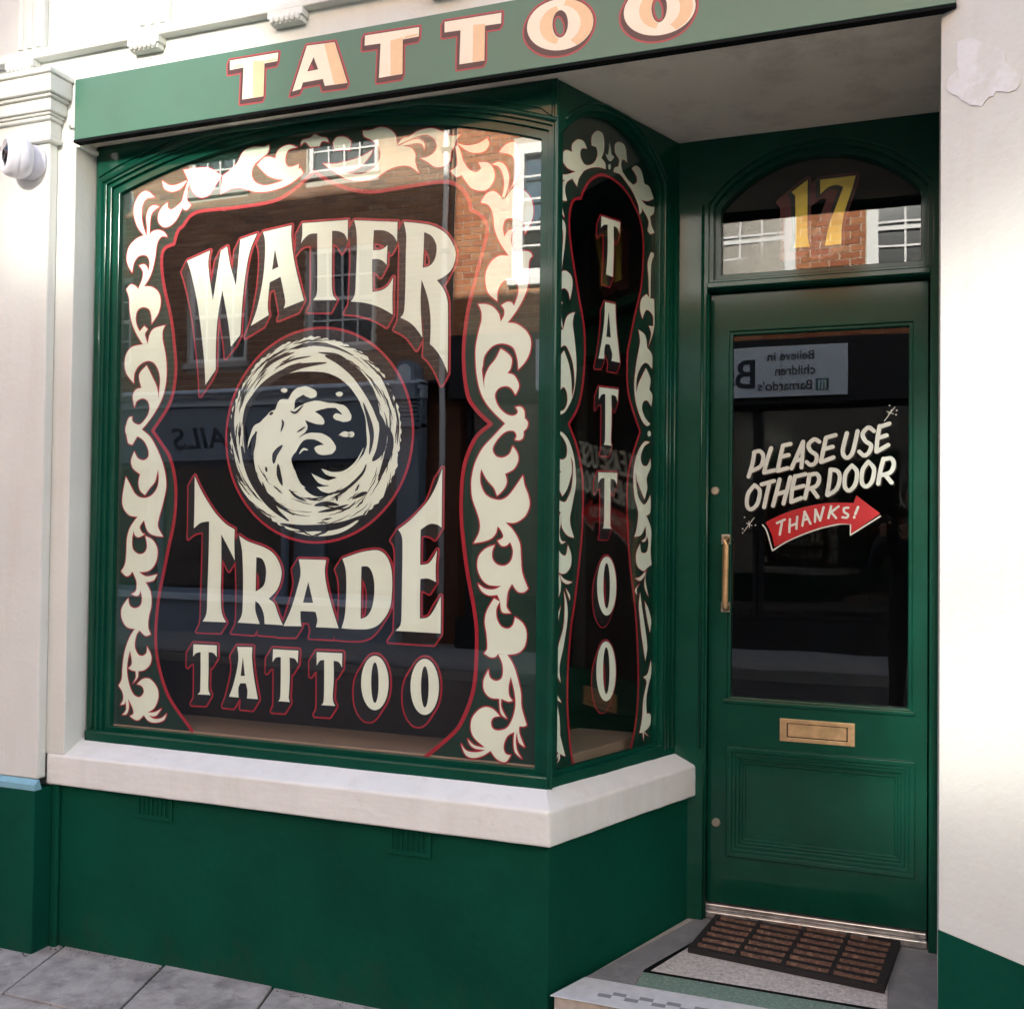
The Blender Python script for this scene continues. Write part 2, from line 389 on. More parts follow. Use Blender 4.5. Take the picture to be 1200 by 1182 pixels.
TRADE = [
 ('D', ["78,-15! 110,60 160,150 220,240 290,315 355,355! 352,450 355,570! 310,480 262,390! 262,600 258,800 265,930 295,998! 133,992! 160,930 165,800 175,500 178,300! 120,310 72,348! 76,200"]),
 ('D', ["385,398! 450,440 560,480 630,530 672,610 678,680 650,770 590,835! 630,870 655,940 688,1018! 562,1010! 555,940 530,880 498,850! 498,920 528,1010! 375,1000! 405,940 412,800 412,650 405,500", "505,548! 545,560 570,620 568,700 550,750 500,785! 502,660"]),
 ('E', ["143,543! 328,548! 318,620 330,720 365,860 410,1005! 258,998! 268,950 255,895! 155,890! 155,940 162,992! 40,990! 90,880 130,750 155,650 152,590", "207,695! 240,835! 172,833!"]),
 ('E', ["435,540! 530,505 600,488 680,485 735,530 765,620 768,760 750,880 690,970 620,1008 520,1012 430,1005! 452,920 460,800 462,680 455,600", "563,592! 610,595 640,650 650,740 638,850 605,920 558,942! 560,760"]),
 ('E', ["1105,-65! 1102,150 1100,333! 1070,312 1020,308 960,345! 958,450 957,582! 1010,572 1045,530 1070,482! 1060,600 1063,697! 1030,680 1000,672 958,676! 955,800 955,940! 1010,930 1050,880 1095,790! 1095,900 1093,1040! 790,1022! 825,980 832,880 835,700 838,450 830,380 808,345! 880,290 950,220 1010,150 1060,60"]),
]
SMALL = [
 ('F', ["125,72! 330,82! 330,185! 300,150 258,142! 258,300 255,450 262,490 275,518! 160,512! 182,490 185,450 188,300 188,142! 150,150 122,180!"]),
 ('F', ["510,95! 643,98! 640,200 660,380 692,555! 595,548! 600,480 585,415! 537,415! 520,460 522,540! 438,532! 475,430 510,280 520,180", "560,185! 577,350! 540,350!"]),
 ('F', ["825,115! 1048,128! 1042,240! 1015,200 970,190! 972,350 965,500 962,540 972,580! 870,572! 887,540 892,400 893,185! 850,190 820,230!"]),
 ('G', ["78,132! 290,142! 288,260! 260,215 218,205! 220,350 212,480 215,540 232,578! 115,570! 135,540 140,400 140,198! 105,205 78,245!"]),
 ('G', [(560, 388, 114, 225), (560, 385, 31, 168)]),
 ('G', [(972, 420, 118, 232), (973, 420, 32, 170)]),
]
SIDE = [
 ('RA', ["392,22! 537,70! 532,158! 515,115 487,98! 487,300 480,490! 428,470! 440,300 440,88! 410,90 390,112!"]),
 ('RA', ["420,682! 500,700! 505,850 535,1148! 470,1135! 475,1080 455,1010! 425,1005! 415,1050 415,1118! 370,1115! 395,980 415,820", "448,755! 465,955! 430,950!"]),
 ('RB', ["375,352! 523,370! 518,465! 500,420 470,412! 470,600 465,760 472,802! 410,795! 420,750 422,560 422,405! 395,410 372,448!"]),
 ('RB', ["367,1005! 515,1012! 510,1105! 495,1065 462,1055! @RC 462,200 460,350 468,390! 402,388! 412,340 415,100 @RB 415,1050! 390,1055 368,1090!"]),
 ('RC', [(433, 830, 74, 227), (433, 828, 25, 175)]),
 ('RD', [(428, 435, 75, 230), (430, 430, 25, 180)]),
]
FASC = [
 ('FA', ["42,178! 285,137! 280,180! 215,192! 210,357! 103,373! 110,212! 42,225!"]),
 ('FA', ["428,103! 568,85! 632,290! 518,305! 508,270! 408,288! 398,320! 355,333!", "462,160! 485,222! 430,232!"]),
 ('FA', ["720,52! 992,10! 990,57! 910,72! 908,245! 790,265! 798,92! 718,103!"]),
 ('FB', ["42,98! 292,58! 290,105! 220,115! 217,268! 107,285! 112,135! 42,145!"]),
 ('FB', [(550, 110, 146, 113, .10), (550, 107, 34, 60, .1)]),
 ('FB', [(987, 42, 158, 115, .12), (985, 36, 34, 64, .1)]),
]
def contours(entry, fr, d=0, sub=5):
    crop, cs = entry
    out = []
    for c in cs:
        if isinstance(c, tuple): q = ell(*c[:4], crop, sh=c[4] if len(c) > 4 else 0)
        else: q = path(c, crop, sub=sub)
        out.append(topl(q, fr, d))
    return out
SCROLL_L = ["@LA 195,92 150,125 115,200 112,280 140,370 190,435! 205,430! 185,370 170,280 178,200 210,150 270,140! 235,105",
 "@LA 305,212! 260,203 225,230 205,300 212,370 210,445! 232,445! 235,340 250,260",
 "@LA 525,20! 500,100 480,170 440,210 400,235 372,220 370,180! 330,215 300,270 300,330 340,370 390,360 440,310 475,240 485,220! 515,240 552,200! 525,170 520,120 535,20!",
 "@LA 230,440! 250,405 300,392 345,410 368,445! 330,440 300,470 285,520 272,620 240,740 188,828! 145,842! 175,770 180,710 150,665! 190,655 215,680 225,710! 232,640 215,595 180,585 140,600 110,650 98,720! 65,660 55,600 75,520 130,460 190,435",
 "@LA 145,845! 188,825! 250,830 300,870 318,940 300,1030 248,1112! 245,1050 225,1000 180,985 140,1010 125,1070 135,1130 156,1172! 191,1129! 218,1154! 196,1190 205,1230 218,1269! 178,1269! 130,1190 95,1100 78,1000 75,920 52,848! 85,812 120,820",
 "@LB 200,248! 245,245! 260,170 300,110 398,82! 375,130 375,210 395,310 408,430 405,560 375,700 310,830 240,930 185,992! 150,1050! 110,1118! 75,1100 70,1060 60,1030 50,990 65,920 85,880 112,875! 108,900 130,930 180,940 240,870 260,800 245,740 200,715 150,740 130,790! 115,700 140,640 190,625! 170,540 180,490 235,430! 290,540 325,620 340,720! 345,640 352,560 340,480 300,410 240,392 170,430 130,500 125,585! 60,500 45,410 60,330 110,270",
 "@LC 110,0! 230,0! 235,18 300,75 350,160 395,270 420,370 425,470 400,590 370,700 362,770 402,845! 330,835 280,800 255,718! 205,692! 140,680 95,620 88,540 115,385! 150,450 190,520 245,548 310,530 355,470 368,400 362,330! 340,420 300,470 262,525! 225,490 212,430 225,365! 170,320 155,260 180,190! 205,240 250,258 285,235 288,180 255,110 205,75 170,85 160,138! 130,110 120,60!",
 "@LC 205,692! 255,718! 222,770 240,815 262,825! 215,850 185,835 175,800! 162,870 170,940 210,978 255,970 278,920 265,840! 320,870 355,930 355,1010 325,1080 270,1115 205,1115! 185,1145! 165,1110! 145,1140 115,1148 78,1112! 110,1050 120,930 125,850 150,770",
 "@LD 145,50! 195,58! 245,90 320,75! 295,118 240,130! 275,200 280,290 262,370 258,440 275,490! 240,502 200,465! 170,455 110,440 75,380 75,310 120,238! 130,290 165,310 205,290 215,240 205,185! 195,215 175,225 142,212! 172,190 178,130 160,80",
 "@LD 165,455! 200,460! 175,500 165,570 185,625 215,640 245,620 250,575! 280,640 270,700 230,738 190,745! 185,790 150,832! 172,790 170,745! 145,740 120,725! 145,690 132,600! 115,680 112,760 130,850 160,910 200,925 228,890 215,850 180,835! 220,800 270,800 320,860 328,930 300,1000 255,1030! 300,1030 350,1005! 310,1055 262,1052! 300,1075 350,1070 385,1040! 365,1085 310,1102 260,1090 228,1050! 190,1085 155,1075 130,1055! 155,1040 150,1000 118,935! 125,990 110,1040 78,1048! 105,1010 100,940! 95,970 65,980! 85,940 80,890 52,845! 75,800 80,720 95,610 130,510"]
SCROLL_T = ["@T1 135,480! 150,540 210,565 280,540 330,475! 250,510 190,515",
 "@T1 300,395! 330,392! 400,380 500,380 598,440! 560,500 500,590 430,610 370,560 340,480!",
 "@T1 745,285! 780,240 850,215 930,215 970,195! 960,260 900,310 850,360 830,430 860,490 920,515 1000,505 1100,465 1215,380! 1235,420! 1180,470 1100,520 980,560 860,565 750,535 680,540 590,582! 595,540 605,440! 660,400 720,340",
 "@T1 875,355! 940,295 1020,305! 1040,240 1120,200 1190,220! 1120,240 1095,310 1110,365 1150,370 1200,350! 1200,395! 1120,455 1060,470 960,440",
 "@T2 195,185! 205,145 260,130 295,105 330,122 375,130 390,160! 345,155 325,190! 260,195! 225,160",
 "@T2 350,310! 430,370 520,420 620,432 720,410 800,360 880,330 960,330 1025,375! 1000,300 1000,240 960,195 870,185! 860,110 810,65 750,55 690,75 630,80! 640,120 700,150 745,195! 755,240 740,300 690,355 610,385 500,375! 600,345 680,260 700,215! 600,270 450,310",
 "@T2 420,165! 450,125 510,125 550,155! 540,215! 430,215!",
 "@T3 -93,190! -50,140 0,125 60,85 160,65 240,90 300,120 370,110! 340,150 330,190! 305,230 300,270 290,310 240,345 180,345 130,310 78,283! 140,270 190,225 195,170 150,120 90,115 0,148",
 "@T3 -80,195! 0,158 60,145 105,165 108,220! 90,180 40,175 0,185",
 "@T3 345,175! 420,190 500,175 565,135! 580,180 550,230 490,245 420,230",
 "@T3 330,195! 350,190! 370,230 390,300 430,360 480,385 520,360 500,315! 570,315 615,370 615,440 570,510 510,520 450,500 400,440 380,405! 340,420 295,375! 345,340 345,270",
 "@T3 650,240! 700,185 770,168 800,260 800,400 705,550! 760,450 770,330 740,260",
 "@T3 600,330! 650,310 700,340 725,420 715,500 690,580! 670,580! 690,480 680,400 650,345"]
SCROLL_R = ["@T3 520,605! 560,540 620,525 665,562! 700,572! 760,500 850,530 895,610 895,720 840,835! 840,780 820,740 760,720 700,730 680,790 690,855! 720,810 770,800! 745,830 740,900 757,960! 725,997! 660,900 620,800 610,700 580,630",
 "@R1 418,148! 455,110! 470,115! 550,105 600,115 620,150! 590,200 580,400 540,520 470,640 405,725! 345,718! 375,660 375,610 350,575! 400,545 440,550 460,580! 490,500 500,430 480,370 420,355 360,375 320,450 315,540! 240,470 215,380 220,280 270,190 340,145",
 "@R1 345,718! 330,650 280,590 220,565 150,565! 175,620 180,700 155,800 130,930 128,1050 @R2 150,170 190,330 270,460 410,600! 300,720 200,830 130,970 100,1100 @R3 85,150 95,240 130,340 155,430 150,510 105,600! 190,585 250,560 285,520 300,460! 365,430! 430,435 480,415 530,370 560,290 550,210 520,130 505,50! 430,160 380,220 320,248 250,235 195,195 162,120 158,50 167,-5! 210,80 270,150 295,215! 350,160 375,100 360,35! @R2 490,1020 530,940 520,870 480,810! 450,880 390,915 330,905 295,850 310,790 370,710 430,670 490,670 515,710 500,750! 540,755 575,730 580,670! 610,640 620,590 590,550! 585,480 550,445 505,450! 525,480 520,510 470,530 400,500 340,430 315,340 350,275 420,255 470,280 505,335! 535,270 530,220 490,155 430,135! 460,90 @R1 442,1040 400,985 345,950! 300,1040 245,1110 @R2 220,180 218,285! 195,120 @R1 190,1100 200,1030 225,980 280,925 350,905 410,915 460,950 490,1040 498,1130! 560,1060 600,970 605,870 560,790 480,735 405,725!",
 "@R3 300,460! 330,500 345,550 300,580! 330,620 370,620 402,590! 425,660 410,740 360,782 300,775 260,730 255,670 275,615! 200,645 145,710 135,800 170,890 230,940 330,948! 270,975 200,970 140,930! 170,990 230,1025 298,1020! 320,1075! @R4 345,100 405,108! 375,60 385,-10 @R3 370,1080 385,990 418,930! 460,990 510,1000 548,970! 500,840 490,720 480,600 430,500 365,430!",
 "@R4 290,5! 330,28! 305,80 310,150 340,200 385,215 420,190 435,135! 490,180 515,250 500,340 450,385 380,395! 318,388! 295,412 260,412 220,385! 242,350 238,260 225,170 240,90",
 "@R4 318,390! 380,395! 420,460 450,550 475,660 480,760 515,882! 495,892 465,890! 465,940 500,1033! 460,1000 448,930! 440,990 450,1060 480,1112! 435,1070 425,1000 430,930! 380,960 355,1030 370,1080 405,1090! 375,1135 340,1135 300,1110 265,1060! 210,1095 140,1110 90,1085 62,1015! 100,1060 170,1070 230,1055! 160,1045 125,1020 108,980! 150,1020 200,1035 225,1035! 160,980 130,920 135,840 180,780 230,757 280,770 330,820! 285,830 268,865 280,905 320,920 380,900 420,830 438,740 430,650 405,545! 390,620 395,680 418,712! 390,720 340,700! 340,760 378,838! 335,800 325,700! 260,690 220,640 218,570 250,500! 260,550 300,577 340,560 352,510 345,450"]
SIDE_L = ["@RT 408,260! 410,170 460,115 515,140 532,220 530,310 505,385! 540,430 550,495! 480,475 400,480 330,510! 280,590 265,668! 225,600 220,585! 165,620 145,700 165,805! 120,800 70,745! 110,720 105,650 145,600! 95,580 75,480! 110,540 170,545 250,515! 180,490 130,430 98,375! 150,305 215,325! 215,250 270,200 330,220 362,292! 310,290 295,350 325,430 370,455 430,430 465,360 455,280",
 "@RT 105,790! 115,850 140,970! 110,920 100,860! 80,900! 95,850",
 "@RA 60,60! 85,40 115,90 115,200 85,450! 75,450! 60,270! 80,350 95,250 95,130",
 "@RA 60,470! 110,440 160,480 170,560 150,665! 140,610 105,575 70,610 65,680! 95,685! 80,720 85,800 98,890! 50,780 42,650 65,500",
 "@RA 50,925! 98,890! 130,790 188,760! 172,840 185,960 @RB 200,150 195,300 170,430 120,530 80,560 45,535! 100,530 130,470 125,390 100,350 70,385 60,380! 40,300 50,260 85,245! 50,200 60,140 105,70! 140,170 160,280 165,430! 185,330 175,180 140,70 105,30 50,80!",
 "@RB 45,700! 90,700 140,760 180,880 195,1020 @RC 195,60 170,200 150,330 182,460! 130,440 90,380 82,300 80,260! 45,240 28,180 30,90! 60,160 110,185 140,140 165,60 @RB 175,950 155,880! 165,1000 @RC 130,80 92,140! 60,60 @RB 65,1030 85,1000! 40,970 25,900 40,815! 60,890 95,910 125,880 125,800 90,730",
 "@RC 80,265! 80,350! 70,420 85,480 118,490! 85,505 60,460! 55,530 90,590 120,590 135,515! 160,590 155,680 110,735 60,725! 80,790 75,880 40,965! 65,880 60,740! 45,710 20,700! 35,640 20,500 35,380",
 "@RC 70,737! 110,780 170,800! 130,815 90,790",
 "@RC 105,870! 130,980 130,1100 @RD 100,250 70,400 78,520! 45,430 60,250 100,100 @RC 110,980",
 "@RC 80,985! 60,1100 @RD 30,230! 15,150 30,60 @RC 45,1080", "@RC 120,850! 150,900 150,940! 135,900",
 "@RD 15,400! 30,560 85,675! 45,650! 70,800 75,930! 115,1090! 60,1060 20,1020 10,940 30,925 45,930! 50,800 20,650",
 "@RD 60,1065! 40,1100 15,1118! 45,1115 60,1080! 60,1120 45,1150! 72,1110 72,1070"]
SIDE_R = ["@RT 625,520! 635,480 670,470! 680,400 640,330 640,250 680,225 740,270 760,430! 720,395 700,440 710,510! 760,590 820,650! 855,620 850,560 805,485! 850,460 900,510 930,640! 980,670 1022,785! 960,810 900,795! 950,850 1030,870! 1020,930 985,960! 1000,1050 1030,1120! 990,1135 960,1100! 970,1000 900,870! 905,910 880,945! 870,850 810,710 740,610 690,545",
 "@RA 775,298! 797,320 775,400 770,640! 760,640 755,500 748,380",
 "@RA 740,622! 765,650 797,660! 800,780 795,900 750,1035! 775,930 757,865! 790,870! 790,800 770,760 735,745 708,810! 690,740 700,660",
 "@RA 678,895! 730,940 745,1035! 782,1090 @RB 782,210! 740,165 700,190 665,280 660,400! 680,320 735,205! 770,290 760,370! 785,420 775,500! 745,455 715,465 705,520 730,590 768,635! 740,650 700,600 660,480 645,340 660,180 @RA 680,1050 690,980",
 "@RB 765,775! 720,775 670,860 640,1000 @RC 645,130 675,260 665,380 645,452! 700,435 735,360! 735,290! 765,270 772,200 768,130! 740,190 710,200 670,120 @RB 655,1000 665,1070! @RC 725,165! 745,80 @RB 740,1050 @RB 770,970 770,900! 745,955 710,950 695,890 720,810",
 "@RC 738,290! 775,400 770,560 778,665! 745,690 715,715 665,670 660,580 690,505! 700,570 740,570 755,500 745,450! 725,490 700,485! 735,450 732,360",
 "@RC 732,715! 690,760 650,770! 690,790 725,750", "@RC 745,705! 730,780 755,915! 725,840 728,760",
 "@RC 690,880! 680,980 690,1100 @RD 700,150 730,355! 745,250 725,80 @RC 705,1000",
 "@RC 725,945! 740,1060 @RD 765,135! 775,50 @RC 755,1010", "@RC 690,812! 665,850 668,900! 650,860",
 "@RD 772,350! 775,450 740,620 740,760! 770,770 765,850 720,900 685,910! 705,800 715,650 740,520 715,480! 750,450",
 "@RD 725,900! 755,935! 735,920 720,905! 718,970! 708,905!"]
FRAME_PTS = "@P 225,856! 219.7,848 197.7,815.7 185.8,778.4 182.5,744.6 185.8,702 191,675 197,644.6 204.6,606.5 206,568.5 200,538 191.4,523 179,504.6! 199.5,471.5 206,437.7 205,410.6 201,375 192.5,336 189.5,307.4 192.5,292 204,286! 208.5,271 214.6,264.8 230,249 275,243.5 320,236 345,222 368,201! 387,213 410,221.7 436.7,225 470,220 520,213 539.5,220 549,233 552,246! 565,254 571,268.6 567,289.5 557.3,327 548,366.6 543.2,415 547.6,460.6 559,481 575.5,496.8! 559,511 547.6,534 542,560 540.7,607.5 547,665 556,715.5 558.8,750.8 555.4,805 541.8,843.8 528,862 497,888!"
SIDEF_L = "@P 671.7,896! 667.9,872 664.8,826.6 665.6,781 669,735 672.4,712 677.8,666.6 682,621 683,575 681.6,552 675.5,521.9 666.3,496.7! 678.5,473 684.6,430.5 684.6,387 678.5,349 670,295.7 667,265 668,246.6 672,234.7 680.5,232.4! 684,223 692,211 704,205 716,208.7 728,218 737.4,230 745.7,246.6 751,262 754,288 751.6,333.8 744,368.8 738,399 735,418 736.4,461 750,506! 741,534 735.6,560 735,605.7 738,659 742.5,697 746,735 748,796 745.5,842 739,877!"

# ================================================================== SETTING: ground
gy0, gy1 = -60, 40
MB().box(-60, 60, gy0, gy1, -.60, -.16).obj('ground', M['joint'], None)['kind'] = 'structure'
MB().box(-60, 60, -6.4, -1.95, -.16, -.12).obj('road', M['asphalt'])['kind'] = 'structure'
pv = MB().box(-60, 60, -1.80, .6, -.16, -.012).obj('pavement', M['joint']); pv['kind'] = 'structure'
MB().box(-60, 60, -1.95, -1.801, -.16, .0).obj('kerb', M['kerb'], None, bevel=.012)['kind'] = 'structure'
MB().box(-60, 60, -6.55, -6.401, -.16, .0).obj('kerb', M['kerb'], None, bevel=.012)['kind'] = 'structure'
MB().box(-60, 60, -8.4, -6.551, -.16, .0).obj('far_pavement', M['slab'])['kind'] = 'structure'
for yy in (-2.12, -2.24):
    MB().box(-60, 60, yy-.025, yy+.025, -.12, -.116).obj('road_marking', mat('road_line', (.55, .42, .05), .8, .2, 20))['kind'] = 'structure'
rows = [.30, -.305, -.72, -1.20, -1.79]
for r in range(4):
    y1, y0 = rows[r], rows[r+1]
    wd = .412 if r == 0 else (.52, .45, .6)[r-1]
    k0 = -9 if r < 2 else -7
    x = -1.72 + k0*wd + (0 if r == 0 else .17*r)
    while x < 3.2:
        wv = wd*(1 if r == 0 else random.uniform(.85, 1.15)); g = .0055
        def xs(xx, y): return xx - (y-.013)*.27
        a = [(x+g, y0+g), (x+wv-g, y0+g), (x+wv-g, y1-g), (x+g, y1-g)]
        poly = [(xs(p[0], p[1])+random.uniform(-.004, .004), p[1]+random.uniform(-.003, .003)) for p in a]
        if r == 0 and x > -.5 or r > 0 or True:
            mb = MB().prism(poly, -.011, random.uniform(-.003, .003)); mb.obj('paving_slab', M['slab'], pv, bevel=.004, seg=2)
        x += wv

# grit and bits of dead leaf gathered along the foot of the wall and in the joints
random.seed(44); gr = MB()
for k in range(420):
    x = random.uniform(-2.3, .02); y = .022-abs(random.gauss(0, .018)) if k < 300 else random.uniform(-.5, .0); r = random.uniform(.0012, .0042)
    if x < -1.775: y -= .085
    a = random.uniform(0, 6)
    gr.add([(x+r*math.cos(a+q*1.57)*random.uniform(.6, 1.3), y+r*math.sin(a+q*1.57), -.002) for q in range(4)]+[(x, y, r*.9)], [(0, 1, 4), (1, 2, 4), (2, 3, 4), (3, 0, 4), (3, 2, 1, 0)])
tag(gr.obj('grit', mat('grit', (.10, .085, .065), .95, .4, 80)), 'dark grit and leaf crumbs gathered along the foot of the green wall', 'grit', kind='stuff')
# ================================================================== SHOP BUILDING
shop = empty('shop_building', (-.35, 0, 0), 'cream plastered shop building with green bay window, recessed green door and green base', 'building')
S = shop
# upper storeys and shell
MB().box(-20, -3.95, .16, 6, 3.02, 9.3).obj('upper_storeys', M['plaster'], S)
MB().box(-3.949, 20, .16, 6, 3.02, 7.9).obj('upper_storeys', M['plaster'], S)
MB().box(-20, -1.71, .10, 6, .0, 3.02).obj('wall', M['plaster'], S)
MB().box(-20, -1.711, .0, .0995, .643, 2.905).obj('wall', M['plaster'], S, bevel=.004)
MB().box(-20, 1.02, .0, .16, 2.906, 3.02).obj('lintel', M['plaster'], S, bevel=.003)
MB().box(-20, 8, .03, .155, 3.021, 4.4).obj('frieze', M['plaster'], S)
MB().box(-1.71, 1.02, .012, 3.0, 2.72, 2.905).obj('soffit', M['soffit'], S)
# picture rail moulding above the sign, with little fringed blocks and fluted strips over them
mo = MB()
mo.box(-20, 1.3, -.035, .029, 3.000, 3.022).box(-20, 1.3, -.022, .029, 3.022, 3.040)
mo.obj('string_moulding', M['plaster'], S, bevel=.004)
for X in (-2.99, -2.46, -1.93, -1.405, -.868, -.33, .2, .73):
    b = MB().box(X-.062, X+.062, -.040, -.002, 2.976, 2.998).box(X-.055, X+.055, -.032, -.002, 2.960, 2.976)
    for k in range(6): b.lathe([(.001, -.015), (.007, -.010), (.0085, .0), (.006, .012), (.001, .016)], Matrix.Translation((X-.045+k*.018, -.037, 2.974)) @ Matrix.Rotation(.35, 4, 'Y'), 8)
    b.obj('fringed_block', M['plaster'], S, bevel=.0015)
    fl = MB()
    fl.box(X-.06, X+.06, .008, .029, 3.041, 3.9)
    for k in (-.04, 0, .04): fl.lathe([(.012, 0), (.012, .83)], Matrix.Translation((X+k, .010, 3.06)), 12)
    fl.obj('fluted_strip', M['plaster'], S, bevel=.003)
# pilaster on the left with capital and green plinth
MB().box(-2.32, -1.785, -.04, -.001, .565, 2.70).obj('pilaster', M['plaster'], S, bevel=.006)
cap = MB()
for x1, y, z0, z1 in ((-1.765, -.06, 2.700, 2.716), (-1.772, -.052, 2.717, 2.770), (-1.762, -.064, 2.770, 2.782), (-1.757, -.070, 2.783, 2.792),
                      (-1.748, -.078, 2.793, 2.834), (-1.738, -.088, 2.835, 2.845), (-1.728, -.100, 2.846, 2.905), (-1.722, -.108, 2.906, 2.925)):
    cap.box(-2.36, x1, y, -.002, z0, z1)
cap.obj('capital', M['plaster'], S, bevel=.005)
MB().box(-2.40, -1.775, -.058, .028, -.01, .532).obj('plinth', M['riser'], S, bevel=.004)
pl = MB(); pl.add([(-2.4, -.060, .533), (-1.773, -.060, .533), (-1.773, -.060, .552), (-2.4, -.060, .552), (-2.4, -.041, .566), (-1.773, -.041, .566), (-1.773, -.03, .533), (-2.4, -.03, .533)],
    [(0, 1, 2, 3), (3, 2, 5, 4), (1, 6, 5, 2), (0, 7, 6, 1), (0, 3, 4, 7), (4, 5, 6, 7)])
pl.obj('plinth_capping', M['blue'], S)
MB().box(-1.775, -1.745, .012, .029, -.01, .545).obj('corner_bead', M['riser'], S, bevel=.008)
# reveal left of the bay
MB().box(-1.712, -1.690, .0015, .10, 2.688, 2.700).obj('reveal_ledge', M['plaster'], S, bevel=.002)
# stall riser (front and splayed return) and sill
dirx, diry = SD.x, SD.y
def alongS(P, t): return (P[0]+dirx*t, P[1]+diry*t)
rc = (-.012, .030)
re_ = alongS(rc, .735)
MB().prism([(-1.775, .030), rc, re_, (re_[0]-.2, re_[1]), (-.25, .25), (-1.775, .25)], -.01, .545).obj('stall_riser', M['riser'], S, bevel=.004)
sc_ = (0, -.003); se = alongS(sc_, .715/diry)
sl = MB()
outer = [(-1.783, -.003), sc_, se]; inner = [(-1.782, .095), (-.045, .095), (-.045+(se[0]-0), se[1])]
ins = alongS((-.09, .095), .62)
vs = []
for (x, y) in outer: vs.append((x, y, .543))
for (x, y) in outer: vs.append((x, y, .642))
ib = [(-1.782, .10), (-.05, .10), (se[0]-.10, se[1])]
for (x, y) in ib: vs.append((x, y, .692))
for (x, y) in ib: vs.append((x, y, .543))
sl.add(vs, [(0, 1, 4, 3), (1, 2, 5, 4), (3, 4, 7, 6), (4, 5, 8, 7), (2, 11, 8, 5), (0, 3, 6, 9), (6, 7, 10, 9), (7, 8, 11, 10), (9, 10, 1, 0), (10, 11, 2, 1)])
sill = sl.obj('sill', M['sill'], S, bevel=.007, seg=3)
sb = sill.modifiers.new('sub', 'SUBSURF'); sb.subdivision_type = 'SIMPLE'; sb.levels = 5; sb.render_levels = 5
for sz, stg in ((.16, .004), (.035, .0022)):
    tx = bpy.data.textures.new('uneven', 'CLOUDS'); tx.noise_scale = sz
    dm_ = sill.modifiers.new('uneven', 'DISPLACE'); dm_.texture = tx; dm_.texture_coords = 'GLOBAL'; dm_.strength = stg; dm_.mid_level = .5
# air vents in the riser
for (x0, x1, ya, yb) in ((160, 203, 934, 960), (455, 506, 974, 1002)):
    p0 = onY(x0, (ya+yb)/2, .03); p1 = onY(x1, (ya+yb)/2, .03); zt = .542; zb = onY((x0+x1)/2, yb, .03).z
    av = MB().box(p0.x, p1.x, .020, .0285, zb, zt); av = plate('air_vent', Fr((0, .03, 0), (1, 0, 0)), rect(p0.x, p1.x, zb, zt),
        [rect(p0.x+.012+k*(p1.x-p0.x-.024)/7+.003, p0.x+.012+(k+1)*(p1.x-p0.x-.024)/7-.003, zb+.014, zt-.010) for k in range(7)], .0005, .006, M['riser'], S, bevel=.001)
    MB().box(p0.x+.01, p1.x-.01, .0285, .0292, zb+.01, zt-.006).obj('vent_void', M['riser'], av)
# right hand canted pier
pe = Vector((.987, .0, 0)); pd = Vector((.829, -.558, 0)); pn = Vector((-pd.y, pd.x, 0))
def pier(z0, z1, off, name, m, L=2.6, bev=.005):
    a = pe - Vector((-.558, -.829, 0))*(-off); A_ = pe+Vector((-.558, -.829, 0))*off
    B_ = A_+pd*L
    return MB().prism([(A_.x, A_.y), (B_.x, B_.y), (B_.x+1.2, B_.y+1.6), (1.02, .9), (1.011, .72), (.9875, .001)] if off == 0 else [(A_.x, A_.y), (B_.x, B_.y), (B_.x+.2, B_.y+.3), (A_.x+.15, A_.y+.22)], z0, z1).obj(name, m, S, bevel=bev)
pier(.0, 3.4, 0, 'pier', M['plaster'])
PR = Fr(pe+Vector((-.558, -.829, 0))*.002, pd)
plg = [topl([(1100, 1089), (1200, 1131), (1320, 1181), (1320, 1500), (1099.5, 1500)], PR)]
c0 = plg[0]; zt0, zt1 = c0[0][1], c0[1][1]
plate('plinth', PR, [(0, -.01), (2.5, -.01), (2.5, min(zt0, zt1)-.02), (c0[1][0], zt1), (0, zt0)], [], -.001, .001, M['riser'], S, bevel=0)
# filler patch on pier
random.seed(3)
pc = []
for k in range(40):
    a = 2*PI*k/40; r = 1+.16*math.sin(3*a+1)+.10*math.sin(5*a)+.07*random.uniform(-1, 1)
    pc.append((1150+38*r*math.cos(a), 86+36*r*math.sin(a)))
plate('filler_patch', PR, topl(pc, PR)[::-1], [], -.001, .0006, M['patch'], S, bevel=0)

# ---------------------------------------------------------------- front window of the bay
GX0, GX1, GZ0, GZS, GZC = -1.620, -.085, .728, 2.556, 2.682
ar = lambda e: arch(GX0, GX1, GZ0, GZS, GZC, e)
win = plate('bay_window', FF, rect(-1.703, -.030, .672, 2.719), [ar(.040)], -.030, .030, M['gloss'], S, bevel=.004)
plate('moulding', FF, ar(.043), [ar(.026)], -.024, .021, M['gloss'], win, bevel=.004)
plate('moulding', FF, ar(.029), [ar(.0)], -.012, .010, M['gloss'], win, bevel=.005)
am = MB(); ap = arcpts(GX0, GX1, GZS, GZC, .056)
ap = [p for p in ap]
am.tube([FF.p3(x, min(z, 2.708), .031) for x, z in ap], .008)
am.tube([FF.p3(GX0-.058, z, .031) for z in (.72, 1.4, 2.0, ap[-1][1])], .007)
am.obj('arch_moulding', M['gloss'], win, smooth=True)
pn_ = arcpts(GX0, GX1, GZS, GZC, .078)
